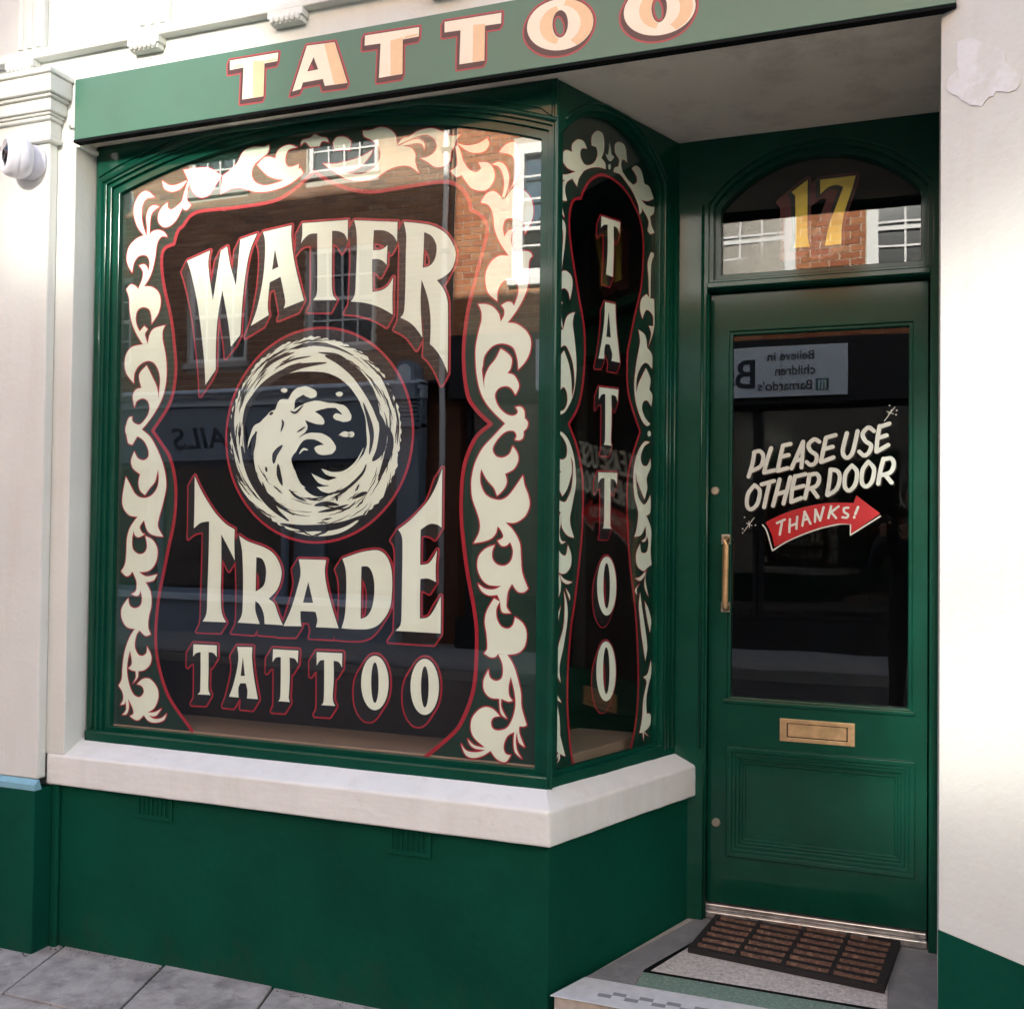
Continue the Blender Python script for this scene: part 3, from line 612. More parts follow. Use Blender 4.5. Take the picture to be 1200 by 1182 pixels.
for sgn in (1, -1):
    half = [p for p in pn_ if (p[0] > -.44 if sgn > 0 else p[0] < -1.27) and p[1] < 2.700]
    xo = -.045 if sgn > 0 else -1.692
    half = [(min(p[0], -.05) if sgn > 0 else max(p[0], -1.688), p[1]) for p in half]
    poly = half+([(half[-1][0], 2.706), (xo, 2.706), (xo, half[0][1])] if sgn > 0 else [(xo, half[-1][1]), (xo, 2.706), (half[0][0], 2.706)])
    if len(half) > 1: plate('spandrel_panel', FF, poly, [], .029, .036, M['gloss'], win, bevel=.003)
plate('bottom_rail', FF, rect(-1.700, -.034, .676, .716), [], .029, .044, M['gloss'], win, bevel=.006)
plate('pane', FF, ar(.008), [], -.004, 0, M['glass'], win, bevel=0)
MB().lathe([(.008, 0), (.008, 1.97)], Matrix.Translation((-.032, .092, .68)), 10).obj('corner_bead', M['gloss'], win, smooth=False)
PX = .00242      # metres per traced pixel on the front glass
dC, dB, dR, dG = -.0055, -.0065, -.0075, -.0085
def lettering(entries, fr, parent, shade, wr, wb, px, ms=('cream', 'shade', 'redline'), base=0, names=('letter', 'letter_shade', 'letter_outline'), bsw=1.0):
    allr = []; allb = []
    for e in entries:
        cs = contours(e, fr, dC+base)
        s = (shade[0]*px, -shade[1]*px)
        sheet(names[0], fr, dC+base, tess(cs), M[ms[0]], parent)
        allr += sweep(cs, s, wr*px); allb += sweep(cs, (s[0]*bsw, s[1]*bsw), wb*px)
    sheet(names[1], fr, dB+base, allb, M[ms[1]], parent)
    sheet(names[2], fr, dR+base, allr, M[ms[2]], parent)
lettering(WATER, FF, win, (-8.5, 14.5), 3.8, 1.2, PX)
lettering(TRADE, FF, win, (-9.5, 14), 3.6, 1.2, PX)
lettering(SMALL, FF, win, (-9, 13.5), 4.6, 2.2, PX)
def scroll(paths, name, fr, parent, w, px):
    cs = [topl(path(p, sub=4), fr, dC) for p in paths]
    P = []
    for c in cs: P += tess([c])
    sheet(name, fr, dC, P, M['cream'], parent)
    Q = list(P)
    for c in cs: Q += capsules(c, w*px)
    sheet(name.replace('scrollwork', 'scrollwork_outline'), fr, dB+.0003, Q, M['redline'], parent)
scroll(SCROLL_L, 'scrollwork', FF, win, 1.7, PX)
scroll(SCROLL_T, 'scrollwork', FF, win, 1.7, PX)
scroll(SCROLL_R, 'scrollwork', FF, win, 1.9, PX)
fl_ = topl(path(FRAME_PTS, closed=False, sub=5), FF, dR)
sheet('border_line', FF, dR+.0004, capsules(fl_, 2.6*PX, False), M['redline'], win)
gp = [(fl_[0][0], GZ0-.006)]+[(GX0-.006, GZ0-.006)]+arcpts(GX0, GX1, GZS, GZC, .006)[::-1]+[(GX1+.006, GZ0-.006), (fl_[-1][0], GZ0-.006)]+fl_[::-1]
sheet('painted_ground', FF, dG, tess([gp]), M['ground'], win)

# wave emblem: ring, dark disc, broken foam ring and curling wave
cx, cz = -.8365, 1.708; RR = .333
circ = lambda r, n=72: [(cx+r*math.cos(2*PI*i/n), cz+r*math.sin(2*PI*i/n)) for i in range(n)]
sheet('emblem_ring', FF, dR+.0008, capsules(circ(.341), .0042), M['redline'], win)
sheet('emblem_disc', FF, dR+.0002, tess([circ(.336)]+[[(cx-.01+p[0]*.80, cz+.015+p[1]*.80) for p in [(.32*math.cos(a*PI/24), .32*math.sin(a*PI/24)) for a in range(48)]]]), M['shade'], win)
random.seed(11)
sp = []
def wpt(x, y): return FF.px(x/4.546+250, y/4.546+380, dC)
outer = []
ph_ = [(random.choice((5, 9, 14, 19, 27, 38, 52, 71)), random.uniform(0, 6.28), random.uniform(1.0, 3.2)) for _ in range(9)]
for i in range(240):
    a = 2*PI*i/240; jit = sum(am_*math.sin(a*fq+p_) for fq, p_, am_ in ph_)+random.uniform(-1.5, 1.5)
    outer.append((545+(455+jit)*math.cos(a), 590+(520+jit)*math.sin(a)))
outer = [wpt(*p) for p in outer]
def rough(pts, amp, seed):
    random.seed(seed); out = []
    for i, p in enumerate(pts): out.append((p[0]+random.uniform(-amp, amp), p[1]+random.uniform(-amp, amp)))
    return out
void = rough(path("0.1,0! ".replace('0.1,0! ', '')+"160,620! 162,520 200,410 270,330 370,270 500,250 620,262 700,310 755,370 790,440 812,520 820,640! 800,690 740,765 690,795 640,790 575,768! 600,800 660,815! 600,835 560,820 520,790! 560,845 620,860 550,865! 580,890 640,905! 560,918 500,890 455,830 440,790! 425,760 415,715 440,680! 480,620 540,615 590,640! 540,655 560,692 630,690 652,650 600,590 520,577 450,605! 500,560 490,510! 530,525 585,535 585,500 540,465! 590,450 650,445 688,480! 650,475 640,500 690,520 732,510 730,470 690,430 620,418 540,408 470,430 430,455! 440,400 480,375! 520,395 552,378 540,350 490,330 430,350 400,400! 350,405 330,455! 300,470 250,520 215,545 190,610 183,662! 205,600 235,570! 215,680 225,780 245,850! 200,790 170,700", 'P', sub=3), 1.6, 5)
void = [wpt(*p) for p in void]
def clip_out(): pass
em = tess([outer, void])
sheet('wave_emblem', FF, dC, em, M['cream'], win)
# loose foam blobs and thin spray lines
bl = []
for (x, y, rx, ry) in ((378, 352, 18, 12), (672, 372, 19, 13), (705, 590, 28, 10), (735, 586, 18, 16), (330, 478, 26, 22)):
    bl.append([wpt(x+rx*math.cos(2*PI*k/16)*(1+.12*math.sin(5*k)), y+ry*math.sin(2*PI*k/16)) for k in range(16)])
def stroke(pts, w, k=4.546):
    q = path(pts, 'P', closed=False, sub=4); n = len(q)
    ws = [max(.0006, w/4.546*PX*math.sin(PI*(.06+.88*i/(n-1)))) for i in range(n)]
    return capsules([wpt(*p) for p in q], ws, False)
sp = []
for s_, w_ in (("458,690 480,665 505,670", 7), ("440,800 460,850 490,870", 7), ("585,780 640,792 700,785 760,735 800,660", 8), ("530,800 590,832 650,838", 7), ("668,592 700,575 735,585", 6), ("385,1082 470,1104 560,1112 660,1098 740,1062 805,1010", 20), ("120,800 160,880 225,960 300,1030", 10)):
    sheet('foam_line', FF, dC+.0005, stroke(s_, w_), M['cream'], win)
for b_ in bl: sheet('foam_drop', FF, dC+.0004, tess([b_]), M['cream'], win)
# dark gaps in the foam
st = []
def arcstroke(a0, a1, f0, f1, w, seed):
    random.seed(seed); n = 9; q = []
    for i in range(n):
        t = i/(n-1); a = math.radians(a0+(a1-a0)*t); f = f0+(f1-f0)*t+random.uniform(-.005, .005)
        q.append((545-14*(1-f)*3+455*f*math.cos(a), 592+520*f*math.sin(a)))
    ws = [max(.0005, w/4.546*PX*math.sin(PI*(.03+.94*i/(n-1)))*random.uniform(.75, 1.2)) for i in range(n)]
    return capsules([wpt(*p) for p in q], ws, False)
for s_, w_ in (("165,600 172,480 235,360 330,280 440,230 520,214 600,205", 20), ("600,168 680,200 760,262 822,345 862,430 885,520", 34), ("800,420 832,520 845,600 832,690", 16),
    ("885,480 905,570 890,670 850,725", 30), ("925,540 945,620 922,720 880,830", 24), ("118,420 103,520 112,620 142,740", 13), ("150,650 175,745 222,850 300,960 400,1045", 24), ("205,740 252,860 330,950 430,1015", 13),
    ("360,1062 470,1082 600,1082 700,1062 790,1020", 22), ("420,128 520,108 640,120 745,165", 9), ("240,270 320,195 430,150", 11), ("300,300 390,235 470,205", 8), ("250,330 180,430 155,540", 8), ("880,250 930,340 965,450", 10),
    ("960,400 985,520 980,640", 7), ("100,640 120,760 170,860", 8), ("560,150 660,165 730,205", 9), ("330,235 420,190 520,170", 7)):
    st += stroke(s_, w_)
random.seed(21)
for i in range(95):
    a0 = random.uniform(0, 360); L = random.uniform(7, 24)
    low = 20 < a0 % 360 < 165
    f = random.uniform(.60 if low else .80, .975); st += arcstroke(a0, a0+L, f, f+random.uniform(-.022, .022), random.choice((2, 3, 4, 5, 6)), 300+i)
for i in range(34):
    a0 = i*360/34+random.uniform(-5, 5); sgn = 1 if random.random() < .8 else -1; f = random.uniform(.955, .985)
    st += arcstroke(a0, a0+sgn*random.uniform(9, 20), f, 1.03, random.uniform(3, 6), 600+i)
for s_, w_ in (("365,508 372,530 360,572", 8), ("322,740 330,690 368,645", 18), ("345,745 350,800 368,858", 16), ("280,760 285,785", 9), ("228,570 215,640 205,700", 14), ("262,840 290,920 345,985", 12),
    ("405,880 440,915 495,942", 9), ("540,965 600,955 668,962", 15), ("655,910 660,940", 9), ("560,1000 640,985 720,960", 10), ("740,930 790,905 820,895", 12), ("560,960 700,985 760,940", 6), ("445,575 470,560 490,545", 6),
    ("600,905 700,880 790,800 815,745", 10), ("480,430 440,470 410,462", 8), ("300,480 318,470", 10)):
    st += stroke(s_, w_)
sheet('emblem_streaks', FF, dC+.0006, st, M['shade'], win)

# ---------------------------------------------------------------- splayed return window
RX0, RX1, RZ0, RZS, RZC = .030, .562, .722, 2.553, 2.688
rr_ = lambda e: arch(RX0, RX1, RZ0, RZS, RZC, e)
def shrink(e, l=None):
    p = rr_(e); return [(max(x, .012 if e else x), z) for x, z in p]
RF = .668
side = plate('side_window', FR_, [(.0105, .672), (RF, .672), (RF, 2.719), (.0105, 2.719)], [shrink(.012)+[]], -.012, .028, M['gloss'], S, bevel=.003)
def frm(e0, e1, d, bev=.003, b=-.010):
    o_ = [(max(x, .014), z) for x, z in rr_(e0)]; i_ = [(max(x, .020), z) for x, z in rr_(e1)]
    return plate('moulding', FR_, o_, [i_], b, d, M['gloss'], side, bevel=bev)
frm(.015, .002, .012)
for tt, dd in ((.590, .034), (.612, .031), (.632, .036)):
    MB().tube([FR_.p3(tt, z, dd-.006) for z in (.70, 1.5, 2.50)], .0055).obj('bead_moulding', M['gloss'], side, smooth=True)
am = MB().tube([FR_.p3(x, min(z, 2.712), .028) for x, z in arcpts(RX0, RX1, RZS, RZC, .030) if x > .02], .006); am.obj('arch_moulding', M['gloss'], side, smooth=True)
plate('pane', FR_, rr_(.004), [], -.004, 0, M['glassr'], side, bevel=0)
PXS = .00238
lettering(SIDE, FR_, side, (-7, 13), 3.0, 1.2, PXS)
scroll(SIDE_L+[], 'scrollwork', FR_, side, .9, PXS)
scroll(SIDE_R+[], 'scrollwork', FR_, side, .9, PXS)
dots = [topl(ell(60, 628, 13, 22, 'RB', 14), FR_, dC), topl(ell(760, 710, 13, 22, 'RB', 14), FR_, dC), topl(path("@RT 585,220! 600,300 605,350! 630,375 595,415 570,400! 540,335! 570,345"), FR_, dC), topl(ell(585, 470, 14, 28, 'RT', 14), FR_, dC)]
for d_o in dots: sheet('scroll_dot', FR_, dC, tess([d_o]), M['cream'], side)
sf = topl(path(SIDEF_L, closed=False), FR_, dR)
sheet('border_line', FR_, dR+.0004, capsules(sf, 2.0*PXS, False), M['redline'], side)
gp = [(sf[0][0], RZ0-.003), (RX0-.003, RZ0-.003)]+arcpts(RX0, RX1, RZS, RZC, .003)[::-1]+[(RX1+.003, RZ0-.003), (sf[-1][0], RZ0-.003)]+sf[::-1]
sheet('painted_ground', FR_, dG, tess([gp]), M['ground'], side)

# ---------------------------------------------------------------- door frame, fanlight and door
FDD = Fr((0, .70, 0), (1, 0, 0))
FX0, FX1, FZ0, FZS, FZC = .338, .960, 2.272, 2.493, 2.646
fa = lambda e: arch(FX0, FX1, FZ0, FZS, FZC, e)
dfr = plate('door_frame', FDD, [(.165, .139), (.300, .139), (.300, 2.216), (.986, 2.216), (.986, .139), (1.04, .139), (1.04, 2.719), (.165, 2.719)], [fa(.034)], -.10, 0, M['gloss'], S, bevel=.003)
plate('moulding', FDD, fa(.037), [fa(.020)], -.09, -.012, M['gloss'], dfr, bevel=.004)
plate('moulding', FDD, fa(.023), [fa(.0)], -.085, -.038, M['gloss'], dfr, bevel=.004)
MB().tube([(.322-.018, .699, z) for z in (.15, 1.2, 2.2)], .006).tube([(.285, .699, z) for z in (.70, 1.6, 2.5)], .005).obj('bead_moulding', M['gloss'], dfr, smooth=True)
MB().box(.299, .988, .690, .7045, 2.219, 2.240).obj('transom_moulding', M['gloss'], dfr, bevel=.004)
fan = plate('fanlight', Fr((0, .765, 0), (1, 0, 0)), fa(.010), [], -.004, 0, M['glassd'], S, bevel=0)
n17 = [('DC', ["172,348! 260,280 360,205! 357,500 358,850 385,975! 205,990! 222,850 218,600 215,390!"]), ('DC', ["503,205! 915,155! 870,320 790,560 755,750 748,945! 560,965! 600,750 660,580 770,290! 700,265 600,290 505,372!"])]
lettering(n17, FD, fan, (-13, 10), 4.0, 2.0, .0029, ('gold', 'shade', 'maroon'), 0, ('numeral', 'numeral_outline', 'numeral_shade'), bsw=.22)
FL = Fr((0, .747, 0), (1, 0, 0))
DX0, DX1, DZ0, DZ1 = .378, .926, .868, 2.070
PXa, PXb, PZa, PZb = .376, .940, .355, .700
door = plate('door', FL, rect(.3035, .9825, .188, 2.2125), [rect(DX0-.012, DX1+.012, DZ0-.012, DZ1+.012), rect(PXa+.01, PXb-.01, PZa+.01, PZb-.01)], -.044, 0, M['gloss'], S, bevel=.003)
plate('glazing_bead', FL, rect(DX0-.014, DX1+.014, DZ0-.014, DZ1+.014), [rect(DX0, DX1, DZ0, DZ1)], -.036, -.006, M['gloss'], door, bevel=.004)
plate('glazing_ledge', FL, rect(DX0-.022, DX1+.022, DZ0-.020, DZ0-.006), [], -.01, .008, M['gloss'], door, bevel=.003)
plate('pane', FD, rect(DX0-.006, DX1+.006, DZ0-.006, DZ1+.006), [], -.004, 0, M['glassd'], door, bevel=0)
plate('door_panel', FL, rect(PXa, PXb, PZa, PZb), [], -.040, -.016, M['gloss'], door, bevel=0)
for k, (e0, e1, dd) in enumerate(((-.008, .010, .013), (.008, .022, .007), (.020, .034, .001), (.032, .043, -.006), (.041, .052, -.011))):
    plate('panel_moulding', FL, rect(PXa+e0, PXb-e0, PZa+e0, PZb-e0), [rect(PXa+e1, PXb-e1, PZa+e1, PZb-e1)], -.030-.001*k, dd, M['gloss'], door, bevel=.0035, seg=3)
lp = plate('letter_plate', FL, rect(.538, .770, .738, .811), [rect(.560, .748, .751, .797)], -.002, .005, M['brass'], door, bevel=.0015)
plate('letter_flap', FL, rect(.563, .745, .754, .795), [], -.001, .0025, M['brass'], door, bevel=.004)
plate('letter_plate_recess', FL, rect(.559, .749, .750, .798), [], -.001, .0006, M['black'], door, bevel=0)
hb = onY(850, 672, .705); zt, zb = onY(846, 632, .71).z, onY(847, 712, .71).z
hd = MB(); hd.tube([(hb.x, .747, zt), (hb.x, .715, zt), (hb.x, .7055, zt-.004), (hb.x, .705, zt-.02), (hb.x, .705, zb+.02), (hb.x, .7055, zb+.004), (hb.x, .715, zb), (hb.x, .747, zb)], .0105, 14)
hd = hd.obj('pull_handle', M['brass'], door, smooth=True)
for z in (zt, zb):
    MB().box(hb.x-.020, hb.x+.010, .741, .7465, z-.017, z+.017).obj('handle_plate', M['nickel'], door, bevel=.002)
for (x, y) in ((838, 575), (839, 963)):
    q = onY(x, y, .747); MB().lathe([(.015, 0), (.015, .003), (.012, .006), (.004, .006), (.004, .0045)], axis_matrix((q.x, .7465, q.z), (0, -1, 0)), 20).obj('lock', M['nickel'], door, smooth=False)
# casual lettering on the door glass
def dstroke(s, crop, w): 
    q = path(s, crop, closed=False, sub=4); return topl(q, FD, dC)
DL = [("145,297 128,390 103,470", "140,302 180,290 207,325 190,395 125,430"), ("262,270 232,360 212,440", "212,442 290,425"), ("345,252 325,340 308,425", "345,252 398,240", "328,332 385,318", "308,430 378,410"),
 ("487,225 450,310 405,412", "487,225 482,320 475,405", "432,360 480,345"), ("600,225 565,208 525,245 540,290 580,320 575,370 540,388 512,368"), ("648,197 630,280 612,365", "648,197 715,178", "632,278 695,260", "614,368 700,335"),
 ("795,165 765,290 790,338 830,310 855,220 870,150",), ("985,150 945,125 905,170 925,220 965,250 950,300 915,322 882,295"), ("1025,115 1010,200 1002,290", "1028,120 1093,98", "1010,200 1073,180", "1003,295 1085,248"),
 ("145,530 100,590 92,670 120,700 165,660 182,570 145,530"), ("195,525 283,500", "250,515 230,600 212,685"), ("322,490 300,580 275,675", "397,475 375,560 348,660", "298,595 372,572"), ("430,467 410,560 403,640", "430,470 505,452", "415,555 490,535", "403,648 475,620"),
 ("532,455 518,540 500,622", "532,460 580,450 600,485 580,535 522,558", "545,552 588,612"), ("680,420 670,510 655,597", "680,420 730,432 745,485 720,560 658,600"), ("830,392 785,450 780,540 812,568 855,520 865,435 830,392"), ("945,365 905,425 900,510 930,540 972,500 985,415 945,365"), ("1052,345 1030,430 1015,520", "1052,350 1105,342 1125,385 1100,440 1035,460", "1062,455 1108,512")]
brd = []
for g_ in DL:
    g_ = (g_,) if isinstance(g_, str) else g_
    P = []; Q = []
    for s_ in g_:
        c = dstroke(s_, 'DA', 2); P += capsules(c, .0067, False); Q += capsules([(x+.003, y-.003) for x, y in c], .0070, False)
    sheet('letter', FD, dC, P, M['creamw'], door); brd += Q
sheet('letter_shade', FD, dB, brd, mat('brown_shade', (.05, .03, .018), .5), door)
arrow = topl(path("215,280! 330,222 500,165 700,128 902,128! 925,70! 1110,210! 880,370! 885,295! 780,290 640,320 480,380 285,470! 260,370", 'DB'), FD, dB)
sheet('arrow', FD, dB+.0003, tess([arrow]), M['red'], door)
ao = topl(path("192,300! 225,350 268,500! 400,420 600,340 780,295 878,292! 878,378! 1110,232!", 'DB', closed=False), FD, dR)
sheet('arrow_outline', FD, dB, capsules(ao, .0022, False), M['creamw'], door)
TH = [("303,285 365,258", "345,265 325,375"), ("405,255 400,355", "462,235 455,330", "400,310 458,288"), ("520,195 502,305", "520,195 565,290", "510,262 548,250"), ("605,180 600,275", "605,180 640,265", "668,162 640,265"),
 ("727,155 705,245", "785,155 715,208", "727,200 765,245"), ("860,165 828,170 830,200 858,218 850,242 815,240"), ("937,160 915,215", "908,236 906,242")]
for g_ in TH:
    g_ = (g_,) if isinstance(g_, str) else g_
    P = []
    for s_ in g_: P += capsules(dstroke(s_, 'DB', 2), .0038, False)
    sheet('letter', FD, dC+.0004, P, M['creamw'], door)
spk = []
for s_, cr_ in (("1058,80 1132,-18", 'DA'), ("1075,12 1122,30", 'DA'), ("1085,32 1112,-2", 'DA'), ("45,350 125,243", 'DB'), ("65,285 108,305", 'DB'), ("84,270 88,320", 'DB')): spk += capsules(dstroke(s_, cr_, 1), .0011, False)
for (x, y, cr_) in ((1145, 5, 'DA'), (1095, -30, 'DA'), (1140, 35, 'DA'), (50, 240, 'DB'), (135, 302, 'DB'), (35, 330, 'DB'), (35, 362, 'DB')): spk += [topl(ell(x, y, 6, 6, cr_, 8), FD, dC)[::-1]]
sheet('sparkle', FD, dC, spk, M['creamw'], door)

# ---------------------------------------------------------------- threshold and step
MB().box(.288, .984, .722, .800, .1405, .165).box(.290, .982, .738, .800, .165, .184).obj('threshold', M['metal'], S, bevel=.004)
stp = empty('door_step', (.5, .3, 0), 'worn stone entrance step with green and white terrazzo inlay', 'step')
fe = alongS((.004, .012), .8)
MB().prism([(.012, .016), (1.03, .016), (1.03, .80), (fe[0]-.01, .80), (.012+.0, .018)], 0, .1385).obj('step_body', M['stepface'], stp, bevel=.004)
def spl(pl, z0, z1, nm, m, bev=.0015): return MB().prism(pl, z0, z1).obj(nm, m, stp, bevel=bev)
spl([(.004, .006), (.992, .006), (.992, .020), (.870, .020), (.870, .150), (.120, .150), alongS((.010, .030), .13), (.005, .012)][:0] or [(.003, .004), (1.0, .004), (1.0, .150), (.115, .150), alongS((.004, .006), .155)], .1386, .1420, 'edge_slab', M['strip_t'])
spl([alongS((.005, .0065), .157), (.205, .1512), (.205, .262), (.312, .540), (.402, .721), (.283, .721)], .1386, .1410, 'border_slab', M['step'])
spl([(.872, .1512), (1.03, .1512), (1.03, .721), (.872, .721)], .1386, .1412, 'border_slab', M['step'])
spl([(.2065, .1515), (.8705, .1515), (.8705, .246), (.2065, .246)], .1386, .1408, 'terrazzo_strip', M['green_t'])
spl([(.2065, .2465), (.8705, .2465), (.8705, .262), (.225, .262), (.319, .535), (.403, .7205), (.390, .7205), (.302, .525), (.2065, .262)], .1386, .1404, 'joint_line', M['black'], 0)
spl([(.2255, .2625), (.8705, .2625), (.8705, .7205), (.4035, .7205), (.3195, .535)], .1386, .1409, 'terrazzo_slab', M['white_t'])
for k in range(14):
    for j in range(2):
        if (k+j) % 2 == 0:
            x = .125+k*.0375; y = .047+j*.020
            spl([(x, y), (x+.0375, y), (x+.0375, y+.019), (x, y+.019)], .1419, .1426, 'mosaic_tile', M['check_t'], 0)

# ---------------------------------------------------------------- door mat
dm = empty('doormat', (.605, .575, .1415), 'brown bristle doormat in a black rubber frame, lying askew on the step', 'doormat')
R_ = Matrix.Translation((.605, .575, .1412)) @ Matrix.Rotation(math.radians(-7), 4, 'Z')
W2, H2 = .282, .185
fr_ = MB()
fr_.box(-W2, W2, -H2, -H2+.020, 0, .0175, R_).box(-W2, W2, H2-.014, H2, 0, .0175, R_).box(-W2, -W2+.018, -H2+.020, H2-.014, 0, .0170, R_).box(W2-.024, W2, -H2+.020, H2-.014, 0, .0170, R_)
xsn = [-W2+.018, -.138, -.002, .132, W2-.024]
for x in xsn[1:-1]: fr_.box(x-.007, x+.007, -H2+.020, H2-.014, 0, .0172, R_)
rowsn = 7; y0_ = -H2+.020; y1_ = H2-.014; rh = (y1_-y0_)/rowsn
for k in range(1, rowsn): fr_.box(-W2+.018, W2-.024, y0_+k*rh-.010, y0_+k*rh+.010, 0, .0135, R_)
fr_.box(-W2+.01, W2-.01, -H2+.01, H2-.01, .0005, .003, R_)
fr_.obj('mat_frame', M['rubber'], dm, bevel=.004)
random.seed(5)
for c in range(4):
    for r in range(rowsn):
        xa = xsn[c]+(.007 if c else .001); xb = xsn[c+1]-(.007 if c < 3 else .001)
        ya = y0_+r*rh+.011; yb = y0_+(r+1)*rh-.011; ym = (ya+yb)/2
        mb = MB(); n = 14; A1 = []; 
        for i in range(n+1):
            x = xa+(xb-xa)*i/n; h = .0150+random.uniform(-.0012, .0015); sag = -.004*math.sin(PI*i/n)
            A1 += [(x, ya+random.uniform(-.001, .001), .003), (x, ya+.005+sag, h-.003), (x, ym+sag, h+.004), (x, yb-.004+sag*.3, h-.001), (x, yb+random.uniform(-.001, .001), .003)]
        fs = [(i*5+j, (i+1)*5+j, (i+1)*5+j+1, i*5+j+1) for i in range(n) for j in range(4)]+[(0, 1, 2, 3, 4), tuple(n*5+j for j in range(5))[::-1]]
        mb.add([R_ @ Vector(v) for v in A1], fs); mb.obj('bristle_strip', M['bristle'], dm)

# ---------------------------------------------------------------- fascia sign
sign = empty('fascia_sign', (-.33, -.03, 2.70), 'long green fascia sign board reading TATTOO in cream and tan letters', 'sign')
plate('sign_board', FA_, rect(-1.690, 1.019, 2.700, 2.903), [], -.026, 0, M['fascia'], sign, bevel=.0015)
plate('bottom_shade_strip', FA_, rect(-1.691, 1.020, 2.690, 2.6995), [], -.028, .002, M['black'], sign, bevel=.001)  # shade along the board's lower edge, put in as a black strip
allr = []; allb = []; PF = .00232
for i, e in enumerate(FASC):
    cs = contours(e, FA_, 0)
    sheet('letter', FA_, .0012, tess(cs), M['fcream'], sign)
    allr += sweep(cs, (-2.6*PF, -5*PF), 3.6*PF); allb += sweep(cs, (-2.6*PF, -5*PF), 1.3*PF)
sheet('letter_shade', FA_, .0008, allb, M['fdark'], sign); sheet('letter_outline', FA_, .0004, allr, M['fred'], sign)
for s_, cr_ in (("158,178! 215,180! 210,357! 156,364!", 'FA'), ("515,93! 568,86! 631,289! 566,297!", 'FA'), ("848,78! 910,60! 908,244! 850,253!", 'FA'), ("168,112! 220,106! 217,266! 166,275!", 'FB'),
    ("46,218! 108,206! 112,198! 75,200!", 'FA'), ("216,188! 278,176! 278,168! 225,176!", 'FA'), ("912,68! 986,52! 986,42! 925,54!", 'FA')):
    sheet('letter_facet', FA_, .0015, tess([topl(path(s_, cr_), FA_)]), M['ftan'], sign)
def sector(cx, cy, r0, r1, a0, a1, sh):
    k = CROPS['FB']; o = []
    for (rx, ry), rg in ((r0, range(0, 21)), (r1, range(20, -1, -1))):
        for i in rg:
            a = math.radians(a0+(a1-a0)*i/20); x = cx+rx*math.cos(a); y = cy+ry*math.sin(a)-sh*(x-cx); o.append((x/k[0]+k[1], y/k[0]+k[2]))
    return topl(o, FA_)
for (ox, oy) in ((550, 110), (987, 42)):
    sheet('letter_facet', FA_, .0015, tess([sector(ox, oy, (90, 84), (146, 112), -80, 60, .11)])+tess([sector(ox, oy, (36, 62), (90, 84), 100, 260, .11)]), M['ftan'], sign)
# small fixing screw left of the board
MB().lathe([(.004, 0), (.004, .03), (.006, .03), (.006, .034)], axis_matrix((-1.735, -.0005, 2.755), (.6, -.8, .1)), 8).obj('fixing_bolt', M['metal'], sign)

# ---------------------------------------------------------------- security camera
q = onY(27, 184, -.075)
sec = empty('security_camera', (q.x, -.04, q.z), 'white dome security camera on the cream pilaster at the left edge', 'camera')
MB().lathe([(.060, 0), (.060, .010), (.050, .022), (.042, .035)], axis_matrix((q.x+.012, -.0405, q.z-.012), (0, -1, 0)), 28).obj('mount', M['camw'], sec, smooth=True)
ax = Vector((-.48, -.86, .0)); ob = Vector((q.x+.012, -.092, q.z-.012))
MB().lathe([(.030, -.030), (.052, -.026), (.064, -.012), (.068, .002), (.0685, .016), (.0675, .018), (.0685, .020), (.0680, .034), (.0665, .036), (.0665, .038), (.064, .046), (.058, .052), (.050, .055), (.047, .050), (.040, .044)], axis_matrix(ob, ax), 32).obj('housing', M['camw'], sec, smooth=True)
MB().lathe([(.040, .040), (.040, .047), (.030, .050), (.020, .056), (.016, .056), (.010, .050)], axis_matrix(ob, ax), 28).obj('lens', M['lens'], sec)
for p in bpy.data.objects['housing'].data.polygons: pass

# ---------------------------------------------------------------- inside the shop
rm = MB()
rm.box(-1.70, 5.9, 4.6, 4.7, .0, 2.7).box(-1.71, -1.69, .2, 4.6, 0, 2.7)
rm.box(-1.69, 4.6, .79, 4.6, 2.695, 2.715)
rm.obj('interior_wall', M['dark'], S)
MB().box(-1.69, 5.9, .26, 4.6, .0, .05).obj('interior_floor', M['darkfloor'], S)
MB().box(4.6, 4.7, .8, 4.7, 0, 2.9).obj('interior_wall', M['dark'], S)
MB().box(1.045, 4.6, .80, .9, 0, 2.7).obj('interior_wall', M['dark'], S)
bb = alongS((-.085, .14), .60)
MB().prism([(-1.68, .128), (-.085, .128), (bb[0]-.02, bb[1]), (bb[0]-.26, bb[1]), (-.30, .36), (-1.68, .36)], .55, .735).obj('display_shelf', M['board'], S, bevel=.003)
bck = MB().box(-1.68, -.30, .365, .385, .05, .95); bck.obj('shelf_back_board', M['dark'], S)

